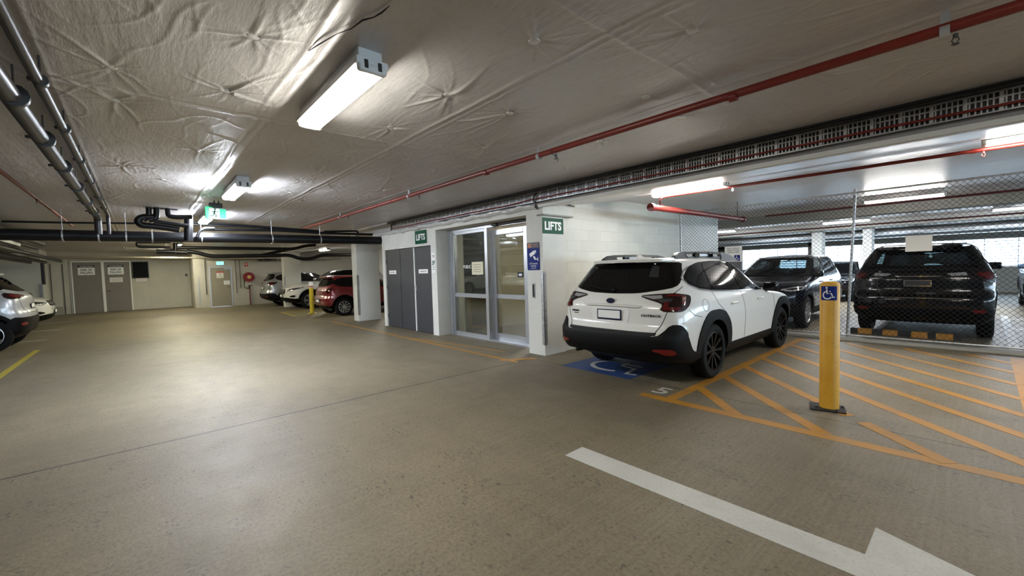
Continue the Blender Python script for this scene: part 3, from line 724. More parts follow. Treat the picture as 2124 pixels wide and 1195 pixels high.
for k, (z, y, l) in enumerate(((2.832, TY-.01, 'upper black cable bundle lying along the top of the cable tray'), (2.808, TY-.03, 'lower black cable bundle lying along the top of the cable tray'))):
    pipe(l, wob(2.4, -10.6, y, z, .006, 60, 5+k), .018, 'cable_black', 'cable_bundle', 'cable bundles on the tray', cat='cable', rr=.1, n=8)
pipe('thin blue-grey cable along the foot of the cable tray', wob(2.4, -8, TY-.02, 2.615, .004, 40, 9), .008, 'rail_grey', 'grey_cable', cat='cable', n=6)
pipe('grey flexible conduit looping down from the tray beside the LIFTS pillar', [at(1113, 400, 1, TY-.03), at(1106, 412, 1, TY-.04), at(1108, 420, 1, TY-.02), (-4.95, 5.12, 2.62), (-4.9, 5.5, 2.62), (-4.9, 5.9, 2.60)], .012, 'pipe_grey', 'flexible_conduit', cat='conduit', rr=.06, n=8)
pipe('grey flexible conduit dropping from the left end of the tray to the wall', [at(828, 457, 1, TY-.03), at(812, 466, 1, TY-.04), at(811, 480, 1, TY), at(820, 484, 1, FY-.02)], .016, 'pipe_grey', 'flexible_conduit', cat='conduit', rr=.06, n=8)
tag(MB().tube([at(x, y, 2, CZ-.012) for x, y in ((640, 106), (662, 92), (700, 70), (728, 60), (752, 42), (775, 36), (792, 26), (808, 12))], [.002, .005, .002, .003, .005, .003, .005, .002], 6).obj('torn_seam_tape', 'cable_black'), 'dark torn strip of seam tape curling off the silver ceiling near the first light', 'tape')
# foil wrapped duct bulging over the lobby wall
mb = MB(); nx = 130
pr_ = [(5.08, 2.615), (5.045, 2.605), (5.02, 2.58), (5.035, 2.55), (5.10, 2.525), (5.15, 2.535)]
rows = []
for i in range(nx+1):
    x = -11.6+6.55*i/nx; q = .012*math.sin(x*9)+.008*math.sin(x*23+1); rows.append([mb.b.verts.new((x, y-(.006*math.sin(x*31+j*2)+q*.6 if 0 < j < 5 else 0), z+(q if 0 < j < 5 else 0))) for j, (y, z) in enumerate(pr_)])
for i in range(nx):
    for j in range(len(pr_)-1): mb.b.faces.new((rows[i][j], rows[i+1][j], rows[i+1][j+1], rows[i][j+1]))
tag(mb.obj('foil_lagging', 'foil_bright', normals=True, sharp=60), 'crinkled silver foil lagging bulging over the top of the lobby wall', 'lagging')

# ------------------------------------------------------------------ signs
def sign(name, mtx, w, h, m, label, cat='sign', t=.006, r=.012, border=None):
    o = mtx.translation.copy(); loc = Matrix.Translation(-o) @ mtx
    q = thing(name, label, cat, o) if False else None
    mb = MB(); plate(mb, loc, w, h, t, r); ob = mb.obj(name, m); ob.location = o; tag(ob, label, cat); return ob, loc
def off(mtx, x, y, z): return mtx @ Matrix.Translation((x, y, z))
s_, m_ = sign('lifts_sign', frame((-9.06, FY-.012, 2.34), 'S'), .54, .32, 'sign_green', 'green LIFTS sign on the wall above the grey service doors')
text('LIFTS', off(m_, 0, 0, .007), 'sign_white', s_, w=.42, h=.155, bold=.035)
s_, m_ = sign('lifts_sign', frame((WX+.002, 5.405, 2.235), 'E'), .53, .27, 'sign_green', 'green LIFTS sign on the pillar beside the white wagon')
text('LIFTS', off(m_, 0, 0, .007), 'sign_white', s_, w=.42, h=.15, bold=.035)
s_, m_ = sign('camera_sign', frame((-5.205, FY-.004, 1.72), 'S'), .30, .48, 'sign_blue', 'blue camera surveillance sign with a black header on the LIFTS pillar', r=.02)
mb = MB(); plate(mb, off(m_, 0, .19, .0062), .30, .10, .001, .018); mb.obj('sign_header', 'sign_black', s_)
mb = MB(); 
for i, j in ((0, 0), (0, 1), (1, 0), (1, 1)): plate(mb, off(m_, -.105+.042*i, .172+.036*j, .0074), .034, .030, .001, .004)
mb.obj('header_logo', 'sign_orange', s_)
text('City of\nCanterbury', off(m_, .055, .19, .0076), 'sign_orange', s_, w=.13, h=.055)
mb = MB(); fnc = lambda u, v, z: off(m_, 0, 0, .0065) @ Vector((u, v, z))
cs, sn = math.cos(.45), math.sin(.45)
rt = lambda x, y: (x*cs-y*sn-.005, x*sn+y*cs+.05)
mb.prism([rt(-.085, -.03), rt(.05, -.03), rt(.05, .035), rt(-.085, .035)], fnc, .001); mb.prism([rt(.055, -.018), rt(.085, -.018), rt(.085, .022), rt(.055, .022)], fnc, .001)
mb.prism([(-.005, -.005), (.03, .005), (.06, -.035), (.05, -.06), (.03, -.06)], fnc, .001); mb.prism([(.05, -.045), (.115, -.045), (.115, -.06), (.05, -.06)], fnc, .001); mb.prism([(.105, -.02), (.12, -.02), (.12, -.085), (.105, -.085)], fnc, .001)
mb.obj('camera_symbol', 'sign_white', s_)
text('CCTV operates\nin this area', off(m_, 0, -.145, .007), 'sign_white', s_, w=.20, h=.07)
text('cctv area notice', off(m_, 0, -.205, .007), 'sign_white', s_, w=.12, h=.018)
s_, m_ = sign('parking_sign', frame((-8.52, FY-.004, 1.70), 'S'), .17, .47, 'sign_white', 'narrow white 3P parking sign on the post beside the grey doors', r=.01)
text('3P', off(m_, 0, 0, .007), 'sign_green', s_, w=.13, h=.11, bold=.02)
for y, w_ in ((.17, .10), (.14, .08), (-.10, .09), (-.15, .11)): text('MAXIMUM', off(m_, 0, y, .007), 'text_dark', s_, w=w_, h=.014)
mb = MB(); mb.box((-.035, -.01, -.13), (.035, 0, .13), .003); ip = mb.obj('call_panel', 'aluminium', None, (-5.22, FY, 1.12)); tag(ip, 'slim steel call panel on the front of the LIFTS pillar', 'panel')
MB().box((-.022, -.013, -.11), (.022, -.009, .11)).obj('panel_face', 'steel_dark', ip)
# exit sign in the lane
t = thing('exit_sign', 'green illuminated running man exit sign hanging over the lane', 'exit sign', (-8.75, 1.2, 2.55))
ez = at(447, 443, 0, -8.75).z; t.location.z = ez
xw = at(432, 445, 0, -8.75).y-1.2; xe = at(470, 445, 0, -8.75).y-1.2; hh = abs(at(455, 432, 0, -8.75).z-at(455, 455, 0, -8.75).z)
MB().box((-.03, xw, -hh/2), (.0, xe, hh/2), .004).obj('sign_box', 'plastic_white', t)
mb = MB(); plate(mb, frame((.001, (xw+xe)/2, 0), 'E'), xe-xw-.02, hh-.03, .003, .004); pn = mb.obj('sign_face', 'exit_green', t)
cy_ = (xw+xe)/2-.04
mb = MB(); plate(mb, frame((.0045, cy_, 0), 'E'), .14, hh-.03, .001, .002); mb.obj('doorway_panel', 'exit_white', pn)
def runman(mtx, s, par):
    mb = MB(); f = lambda L: [(x*s, y*s) for x, y in L]
    disc(mb, mtx, (.04*s, .36*s), .07*s, .001); strokes(mb, mtx, f([(.02, .26), (-.04, .0)]), .12*s, .001)
    strokes(mb, mtx, f([(-.04, .02), (.10, -.12), (.06, -.36)]), .07*s, .001); strokes(mb, mtx, f([(-.04, .0), (-.10, -.18), (-.34, -.20)]), .07*s, .001)
    strokes(mb, mtx, f([(.02, .22), (.18, .12), (.28, .18)]), .05*s, .001); strokes(mb, mtx, f([(.0, .22), (-.16, .16), (-.18, .02)]), .05*s, .001); mb.obj('running_man', 'sign_green', par)
runman(frame((.0058, cy_, 0), 'E'), .2, pn)
mb = MB(); mb.box((-.10, xw-.03, -hh/2), (-.02, xw+.07, hh/2+.02), .004); mb.obj('side_lightbox', 'exit_bright', t)
mb = MB(); mb.box((-.08, xw+.02, hh/2), (-.02, xe-.05, hh/2+.09), .01); mb.tube([(-.05, xw+.1, hh/2+.05), (-.05, xw+.1, CZ-ez-.02)], .01, 8); mb.tube([(-.05, xe-.1, hh/2+.05), (-.05, xe-.1, CZ-ez-.02)], .01, 8); mb.obj('sign_hanger', 'steel_dark', t)

# ------------------------------------------------------------------ far back wall
BWX = -27.88
def far_door(y0, y1, label, z1=2.37):
    t = thing('storage_door', label, 'door', (BWX, (y0+y1)/2, 0)); h = (y1-y0)/2
    MB().box((0, -h+.02, .01), (.04, h-.02, z1)).obj('panel', 'taupe_door', t)
    mb = MB(); mb.box((0, -h-.03, 0), (.06, -h+.02, z1+.04)); mb.box((0, h-.02, 0), (.06, h+.03, z1+.04)); mb.box((0, -h, z1), (.06, h, z1+.05)); mb.obj('door_frame', 'plastic_white', t)
    return t
far_door(-2.33, -1.34, 'tall taupe storage door with a risk of falling sign, left of the pair')
t = far_door(-1.28, -.34, 'tall taupe storage door with two signs, right of the pair')
MB().tube([(.08, -.40, 1.0), (.08, -.28, 1.0)], .012, 8).obj('door_handle', 'steel_dark', t)
for y, l in ((-1.855, 'white risk of falling sign on the left storage door'), (-.855, 'white risk of falling sign on the right storage door')):
    s_, m_ = sign('warning_sign', frame((BWX+.042, y, 2.0), 'E'), .56, .46, 'sign_white', l, r=.005)
    mb = MB(); plate(mb, off(m_, 0, .175, .0062), .56, .11, .001, .004); hd = mb.obj('sign_header', 'sign_black', s_)
    text('WARNING', off(m_, 0, .175, .0075), 'sign_white', hd, w=.44, h=.06)
    text('RISK OF\nFALLING', off(m_, 0, -.055, .0065), 'text_dark', s_, w=.40, h=.24, bold=.02)
s_, m_ = sign('door_notice', frame((BWX+.042, -.86, 1.51), 'E'), .46, .23, 'paper', 'small pale notice below the sign on the right storage door', r=.004)
for k in range(3): text('MMMMMM MMM', off(m_, 0, .05-.05*k, .0065), 'text_dark', s_, w=.34, h=.02)
t = thing('dark_window', 'dark blue-black hatch window high on the far wall', 'window', (BWX, .035, 1.97))
MB().box((0, -.29, -.39), (.03, .29, .39)).obj('pane', 'night_pane', t)
mb = MB(); fr(mb, -.31, .31, -.41, .41, .03, 0, .05)
for v in mb.b.verts: v.co = Vector((v.co.y, v.co.x, v.co.z))
mb.obj('window_frame', 'steel_dark', t)
s_, m_ = sign('no_parking_sign', frame((BWX+.003, .05, 1.47), 'E'), .38, .15, 'sign_white', 'small white and red no parking sign below the dark window', r=.004)
text('NO PARKING\nKEEP CLEAR', off(m_, 0, 0, .0065), 'sign_red', s_, w=.30, h=.09)
wall('door_1', [((BWX-.02, .36, 0), (BWX+.012, 1.9, 2.28))], 'far_wall')
for y in (-3.0, -2.62, -2.4): tag(MB().box((BWX-.0, y-.012, 0), (BWX+.015, y+.012, 2.3)).obj('wall_joint_cover', 'steel_dark' if y < -2.5 else 'plastic_white'), {-3.0: 'dark joint strip on the far wall nearest the parked cars', -2.62: 'dark joint strip on the far wall, middle one', -2.4: 'pale joint strip on the far wall beside the storage doors'}[y], 'wall trim')
MB_ = MB().box((BWX, -2.95, .0), (BWX+.25, -2.7, .35)); struct(MB_.obj('trim_plinth', 'grey_wall'))
tag(MB().box((-26.1, -3.10, .8), (-26.05, -3.05, 1.42)).box((-26.1, -3.16, .8), (-26.094, -3.08, 1.42)).obj('corner_guard', 'galvanised'), 'dark galvanised corner guard on the far left wall end', 'corner guard')
tag(MB().box((-26.4, -3.07, 1.4), (-26.1, -2.99, 2.4)).obj('vertical_duct', 'sign_black'), 'dark vertical duct at the far left wall corner', 'duct')
# personnel door
W2 = -25.7
t = thing('exit_door', 'beige exit door with notices beside the fire hose reel', 'door', (W2-.03, 3.065, 0))
MB().box((0, -.42, .01), (.04, .42, 1.97)).obj('panel', 'tan_door', t)
mb = MB(); mb.box((-.02, -.47, 0), (.05, -.42, 2.02)); mb.box((-.02, .42, 0), (.05, .47, 2.02)); mb.box((-.02, -.42, 1.97), (.05, .42, 2.02)); mb.obj('door_frame', 'aluminium', t)
MB().tube(bez([(.04, .36, 1.0), (.09, .36, 1.0), (.09, .26, 1.0)], .02), .012, 8).obj('door_handle', 'steel_dark', t)
MB().box((.04, .15, 1.88), (.09, .4, 1.94), .006).obj('door_closer', 'aluminium', t)
s_, m_ = sign('door_notice', frame((W2+.013, 3.31, 1.21), 'E'), .26, .2, 'sign_white', 'white paper notice low on the beige exit door', r=.003)
for k in range(4): text('MMMM MMMM', off(m_, 0, .06-.035*k, .0065), 'text_dark', s_, w=.19, h=.012)
s_, m_ = sign('door_sign', frame((W2+.013, 3.035, 1.62), 'E'), .29, .33, 'paper', 'pale sign with a red header in the middle of the beige exit door', r=.003)
mb = MB(); plate(mb, off(m_, 0, .13, .0062), .29, .06, .001, .003); mb.obj('sign_header', 'sign_red', s_)
text('FIRE SAFETY\nDOOR\nDO NOT OBSTRUCT', off(m_, 0, -.03, .0065), 'text_dark', s_, w=.22, h=.18)
t = thing('exit_sign', 'small glowing exit sign above the beige exit door', 'exit sign', (W2+.03, 3.065, 2.2))
MB().box((-.03, -.16, -.085), (.02, .16, .085), .005).obj('sign_box', 'plastic_white', t); mb = MB(); plate(mb, frame((.021, 0, 0), 'E'), .30, .15, .002, .003); f_ = mb.obj('sign_face', 'exit_cyan', t); runman(frame((.024, -.04, 0), 'E'), .12, f_)
# hose reel
t = thing('fire_hose_reel', 'red fire hose reel mounted on the far wall beside the exit door', 'hose reel', (W2+.12, 4.27, 1.46))
mb = MB(); mb.lathe([(.02, -.07), (.25, -.07), (.25, -.055), (.09, -.05), (.09, .05), (.25, .055), (.25, .07), (.02, .07)], ax='x', n=32); mb.obj('reel', 'hose_red', t)
mb = MB()
for k in range(4): mb.lathe([(.12+.03*k+.014*math.cos(a), .03+.014*math.sin(a)) for a in [2*PI*j/8 for j in range(9)]], ax='x', n=28)
mb.obj('hose', 'rubber_black', t); MB().lathe([(0, .075), (.09, .075), (.09, .085), (0, .09)], ax='x', n=24).obj('reel_hub', 'hose_yellow', t)
MB().box((-.12, -.05, -.05), (0, .05, .05)).obj('wall_bracket', 'steel_dark', t)
mb = MB(); mb.tube(bez([(W2+.05, 4.29, 0), (W2+.05, 4.29, 1.0)], .1), .028, 10); o = tag(mb.obj('riser_pipe', 'maroon_pipe'), 'dark riser pipe feeding the fire hose reel', 'pipe')
MB().tube([(W2+.02, 4.24, 1.0), (W2+.02, 4.42, 1.02)], .02, 8).obj('stop_valve', 'steel_dark', o)
pipe('black hose loop hanging under the fire hose reel', [(W2+.1, 4.06, 1.35), (W2+.1, 4.04, .92), (W2+.1, 4.26, .84), (W2+.1, 4.28, 1.0)], .018, 'rubber_black', 'hose_loop', cat='hose', rr=.12)
s_, m_ = sign('fire_reel_sign', frame((W2+.003, 4.20, 2.12), 'E'), .15, .2, 'sign_red', 'small red fire hose sign on the far wall', r=.004)
mb = MB(); disc(mb, off(m_, 0, .02, .0065), (0, 0), .045, .001); mb.obj('sign_symbol', 'sign_white', s_)
for y, z0, l in ((2.44, .65, 'slim conduit running down the pilaster left of the exit door'), (3.72, .64, 'slim conduit running down the wall right of the exit door'), (3.90, .9, 'second slim conduit right of the exit door')):
    pipe(l, [(W2+.03, y, z0), (W2+.03, y, 2.4)], .014, 'pipe_grey', 'wall_conduit', 'wall conduits by the exit door', cat='conduit', n=8)
tag(MB().box((W2, 2.14, .2), (W2+.01, 2.19, 1.5)).obj('corner_guard', 'galvanised'), 'thin corner guard on the pilaster left of the exit door', 'corner guard')
tag(MB().box((BWX, 2-.22, 1.6), (BWX+.02, 2-.12, 1.72), .003).obj('wall_switch', 'steel_dark'), 'small dark switch box on the far wall left of the pilaster', 'switch')

# ------------------------------------------------------------------ floor markings
FI = frame((0, 0, 0), 'U')
def marking(name, polys, m, label, z=.0015, cat='floor marking', parent=None, group=None):
    mb = MB()
    for i, p in enumerate(polys): mb.prism(p, lambda u, v, w: Vector((u, v, w)), z+.00012*i)
    o = mb.obj(name, m, parent)
    return tag(o, label, cat, group) if label else o
def seg(a, b, w):
    a, b = Vector(a), Vector(b); d = (b-a).normalized(); n = Vector((-d.y, d.x))*w/2; return [a+n, a-n, b-n, b+n]
P = [seg((-2.66, 4.34), (1.7, 4.34), .13), seg((-2.32, 4.4), (-2.32, 9.5), .12), seg((.36, 4.4), (.36, 9.45), .16)]
for c in [2.76, 3.49, 4.22, 4.95, 5.69, 6.42, 7.12, 7.86, 8.6, 9.3]:
    a = Vector((-2.3, c+2.3)); b = Vector((.3, c-.3))
    if b.y < 4.36: b = Vector((c-4.36, 4.36))
    if a.y > 9.45: a = Vector((c-9.45, 9.45))
    if c == 4.22: b = Vector((-.84, 5.06))
    P.append(seg(a, b, .115))
P.append(seg((-.72, 4.94), (-.14, 4.36), .12))
marking('hatched_zone', P, 'paint_yellow', 'large yellow diagonal hatching painted on the floor around the yellow bollard')
marking('direction_arrow', [[(-2.22, 2.49), (-.38, 2.49), (-.38, 2.71), (-2.22, 2.71)], [(-.38, 2.19), (.75, 2.6), (-.38, 3.03)]], 'paint_white', 'big white direction arrow painted on the floor in the foreground')
marking('lobby_line', [seg((-13.6, 4.46), (-5.0, 4.50), .07), seg((-8.5, 4.56), (-5.8, 4.92), .05), seg((-5.3, 4.40), (-4.95, 4.9), .10)], 'paint_yellow', 'faded yellow line painted along the front of the lift lobby')
t = thing('accessible_bay_marking', 'blue square with a white wheelchair symbol painted under the white wagon', 'floor marking', (-3.7, 5.35, 0))
MB().box((-.60, -.56, .0), (.60, .66, .0015)).obj('blue_square', 'paint_blue', t)
mb = MB(); mt = Matrix.Translation((0, 0, .0018))
strokes(mb, mt, [(.02+.36*math.cos(a), -.04+.30*math.sin(a)) for a in [math.radians(x) for x in range(95, 300, 12)]], .07, .0006)
strokes(mb, mt, [(.05, .26), (.10, .02), (.34, -.02), (.40, -.34), (.54, -.30)], .06, .0006); strokes(mb, mt, [(.06, .16), (.36, .14)], .05, .0006)
mb.obj('wheelchair_symbol', 'paint_white', t)
o = text('5', Matrix.Translation((-2.54, 4.62, .002)), 'paint_white', None, w=.17, h=.26, name='bay_number', ext=.0006, bold=.01); tag(o, 'white bay number painted beside the corner of the yellow hatching', 'floor marking')
marking('bay_line', [seg((-14.0, -1.79), (-9.8, -1.79), .10)], 'paint_lemon', 'yellow line on the floor at the left edge of the photo')
for k, (x, l) in enumerate(((-16.2, 'short pale bay line beside the nearest silver car'), (-19.3, 'short pale bay line in front of the white parked car'), (-22.6, 'short pale bay line nearest the storage doors'))):
    marking('bay_line', [seg((x, -1.9), (x, -6), .08)], 'paint_white', l, group='faded bay lines at the left')
P = [seg((-19.1, 4.25), (-16.6, 4.15), .09), seg((-19.1, 4.25), (-18.6, 6.0), .09), seg((-16.6, 4.15), (-16.4, 6.0), .09)]
for c in range(4): P.append(seg((-19.0+c*.6, 4.3), (-18.2+c*.55, 5.8), .08))
marking('hatched_zone', P, 'paint_lemon', 'small yellow hatched strip around the far bollard by the red hatchback')
marking('bay_line', [seg((.36, 10.2), (.36, 16), .12)], 'paint_white', 'white bay line behind the fence right of the black SUV', group='bay lines behind the fence')
for k, y in enumerate((13.2, 15.2)):
    marking('bay_line', [seg((.36, y), (3.4, y), .10)], 'paint_white', ('nearer', 'further')[k]+' white cross line behind the fence at the far right', group='bay lines behind the fence')

# ------------------------------------------------------------------ bollards
t = thing('bollard', 'tall yellow steel bollard with a wheelchair symbol standing in the hatched zone', 'bollard', (-1.02, 5.17, 0))
mb = MB(); mb.lathe([(0, 1.30), (.05, 1.298), (.075, 1.285), (.082, 1.265), (.082, .02)], n=40); mb.obj('post', 'bollard_yellow', t)
MB().box((-.16, -.12, 0), (.13, .13, .016), .004, rot=Matrix.Rotation(.25, 3, 'Z')).obj('base_plate', 'rubber_black', t)
for a in (0.7, 2.3, 3.9, 5.4): MB().tube([(.125*math.cos(a), .11*math.sin(a), .016), (.125*math.cos(a), .11*math.sin(a), .034)], .010, 6).obj('bolt', 'steel_dark', t)
# curved decal facing the camera
ang = math.atan2(-5.17, 1.02)
mb = MB(); N = 14; half = .072/.083
rg = []
for i in range(N+1):
    a = ang+(-half+2*half*i/N)-.12; rg.append([mb.b.verts.new((.0835*math.cos(a), .0835*math.sin(a), z)) for z in (1.115, 1.255)])
for i in range(N): mb.b.faces.new((rg[i][0], rg[i+1][0], rg[i+1][1], rg[i][1]))
dc = mb.obj('decal', 'sign_blue', t, normals=False)
# symbol bent round the post
w0 = wheelchair(Matrix.Identity(4), .135, dc, t=.0006, w=.08)
for v in w0.data.vertices:
    u, h_, z = v.co; a = ang-.12+u/.0835; r = .0840+z; v.co = (r*math.cos(a), r*math.sin(a), 1.185+h_)
t = thing('bollard', 'yellow bollard with a white and red top beside the red hatchback', 'bollard', (-17.25, 4.92, 0))
MB().lathe([(0, 1.0), (.075, .995), (.075, .02)], n=24).obj('post', mat('lemon', (.62, .47, .03), .45), t)
MB().lathe([(0, 1.22), (.07, 1.215), (.078, 1.2), (.078, 1.0)], n=24).obj('bollard_cap', 'sign_white', t)
MB().lathe([(.079, 1.06), (.079, 1.02)], n=24).obj('red_band', 'sign_red', t)
MB().box((-.13, -.13, 0), (.13, .13, .012)).obj('base_plate', 'lemon', t)

# ------------------------------------------------------------------ chain link fence
FNY = 9.9
t = thing('chain_link_fence', 'tall galvanised chain link fence dividing the parking area behind the white wagon', 'fence', (0, FNY, 0))
mb = MB(); x0, x1, z0, z1 = -4.93, 3.3, .10, 2.72; d = .078; rw = .0023
def wire(mb, p, q, r):
    p, q = Vector(p), Vector(q); dr = (q-p).normalized(); a = dr.cross(Vector((0, 1, 0))).normalized()*r; b = Vector((0, r, 0)); rr = (a, b, -a, -b)
    A_ = [mb.b.verts.new(p+k) for k in rr]; B_ = [mb.b.verts.new(q+k) for k in rr]
    for j in range(4): mb.b.faces.new((A_[j], A_[(j+1) % 4], B_[(j+1) % 4], B_[j]))
H = z1-z0; k = -int(H/d)-1
while x0+k*d < x1:
    for s_ in (1, -1):
        if s_ == 1: a = [x0+k*d, z0]; b = [x0+k*d+H, z1]
        else: a = [x0+k*d, z1]; b = [x0+k*d+H, z0]
        if b[0] > x0 and a[0] < x1:
            g = (b[1]-a[1])/(b[0]-a[0])
            if a[0] < x0: a = [x0, a[1]+g*(x0-a[0])]
            if b[0] > x1: b = [x1, b[1]-g*(b[0]-x1)]
            wire(mb, (a[0], .0015*s_, a[1]), (b[0], .0015*s_, b[1]), rw)
    k += 1
mb.obj('wire_mesh', mat('wire_dark', (.018, .02, .025), .6), t, sharp=None)
for x in (-4.93, -1.69, 1.62): MB().tube([(x, .03, 0), (x+(.10 if x == -1.69 else 0), .03, 2.80)], .024, 12).obj('post', 'galvanised', t)
MB().tube([(x0, .02, 2.735), (x1, .02, 2.735)], .016, 10).obj('top_rail', 'galvanised', t)
MB().tube([(x0, .0, .09), (x1, .0, .09)], .018, 10).obj('bottom_rail', 'galvanised', t)
struct(MB().box((-4.98, 9.74, 0), (14, 10.0, .05), .006).obj('trim_kerb', 'grey_wall'))
s_, m_ = sign('fence_sign', frame((-.735, FNY-.01, 1.75), 'S'), .33, .27, 'paper', 'blank white rectangular sign wired to the fence above the black SUV', t=.004, r=.005)
s_, m_ = sign('accessible_parking_sign', frame((-3.70, FNY-.01, 1.70), 'S'), .36, .34, 'sign_white', 'white sign with a small blue square on the fence beyond the white wagon', t=.004, r=.005)
text('MUST DISPLAY\nPERMIT WHEN\nPARKED HERE', off(m_, 0, .08, .0045), 'text_dark', s_, w=.26, h=.12)
mb = MB(); plate(mb, off(m_, .08, -.09, .0042), .12, .13, .001, .003); bq = mb.obj('blue_square', 'sign_blue', s_); wheelchair(off(m_, .08, -.09, .0055), .11, bq, t=.0006)
# wheel stop
t = thing('wheel_stop', 'black rubber wheel stop with yellow blocks under the black SUV', 'wheel stop', (-.95, 10.95, 0))
mb = MB(); mb.prism([(-.09, 0), (.09, 0), (.05, .10), (-.05, .10)], lambda u, v, w: Vector((-.85+w, u, v)), 1.56); mb.obj('stop_body', 'rubber_black', t)
for x in (-.62, -.24, .17, .50):
    mb = MB(); mb.prism([(-.0935, .004), (.0935, .004), (.053, .103), (-.053, .103)], lambda u, v, w: Vector((x-.11+w, u, v)), .22); mb.obj('yellow_block', 'paint_yellow', t)

# ------------------------------------------------------------------ louvre screens
def louvre(x0, x1, label):
    t = thing('louvre_screen', label, 'louvres', ((x0+x1)/2, 26.1, 1.02), group='louvre screens in the far wall'); h = (x1-x0)/2
    mb = MB(); fr(mb, -h, h, 0, 1.2, .05, -.03, .03); mb.obj('screen_frame', 'aluminium', t)
    mb = MB(); z = .08
    while z < 1.12: mb.box((-h+.05, -.022, z), (h-.05, .022, z+.014), rot=Matrix.Rotation(.5, 3, 'X')); z += .12
    x = -h+.9
    while x < h: mb.box((x, -.02, .05), (x+.03, .02, 1.15)); x += .9
    mb.obj('louvre_blades', 'aluminium', t)
for (a, b), l in zip(((-9.3, -6.05), (-5.75, -2.2), (-1.8, 2.0), (2.3, 6), (6.3, 10)), ('daylit louvre screen left of the dark navy SUV roof', 'daylit louvre screen between the navy SUV and the black SUV', 'daylit louvre screen behind the black SUV', 'daylit louvre screen right of the black SUV', 'daylit louvre screen at the far right edge')):
    louvre(a, b, l)
for y, l in ((13.9, 'nearer'), (19.4, 'further')):
    struct(MB().box((-12, y, 2.62), (14, y+.5, 2.9)).obj('ceiling_beam', 'grey_wall'))
for y, z, l in ((21.5, 2.42, 'nearer'), (23.2, 2.36, 'further')):
    o = tag(MB().box((-11.5, y, z), (13, y+.5, z+.18), .01).obj('air_duct', 'galvanised'), l+' grey air duct across the far part of the parking area', 'duct', 'air ducts behind the fence')
# ------------------------------------------------------------------ cars
def dens(tab, n=160):
    """monotone cubic resampling of a table of columns over the row index"""
    a = np.array(tab, float); k = len(a); t = np.linspace(0, k-1, n); out = np.zeros((n, a.shape[1]))
    for c in range(a.shape[1]):
        y = a[:, c]; d = np.diff(y); m = np.zeros(k)
        for i in range(1, k-1): m[i] = 0 if d[i-1]*d[i] <= 0 else 2*d[i-1]*d[i]/(d[i-1]+d[i])
        m[0], m[-1] = d[0], d[-1]
        i = np.minimum(t.astype(int), k-2); s = t-i
        out[:, c] = (2*s**3-3*s**2+1)*y[i]+(s**3-2*s**2+s)*m[i]+(-2*s**3+3*s**2)*y[i+1]+(s**3-s**2)*m[i+1]
    return out
RT = [(0, 0), (.25, .004), (.5, .018), (.68, .045), (.82, .085), (.91, .14), (.965, .215), (.99, .32), (1., .55), (1., .9)]
FT = [(0, 0), (.25, .015), (.48, .055), (.66, .12), (.80, .21), (.90, .32), (.96, .46), (.99, .64), (1., .85)]
OB = [  # z, rear x, front x, half width   (origin: rear axle on the ground, x forward)
 (.24, -.70, 3.40, .80), (.30, -.82, 3.55, .86), (.37, -1.04, 3.65, .90), (.52, -1.13, 3.70, .92), (.64, -1.125, 3.71, .93),
 (.72, -1.07, 3.70, .935), (.80, -1.035, 3.66, .935), (.90, -1.03, 3.52, .925), (.97, -1.025, 3.22, .915), (1.02, -1.01, 2.78, .905),
 (1.07, -.985, 2.42, .890), (1.12, -.96, 2.26, .872), (1.22, -.895, 2.08, .832), (1.32, -.82, 1.91, .788), (1.42, -.745, 1.73, .745),
 (1.48, -.70, 1.61, .718), (1.525, -.66, 1.48, .695), (1.555, -.66, 1.32, .668), (1.575, -.66, 1.14, .63), (1.592, -.60, .92, .56),
 (1.603, -.45, .60, .44), (1.610, -.2, .45, .25), (1.612, .0, .3, .08)]
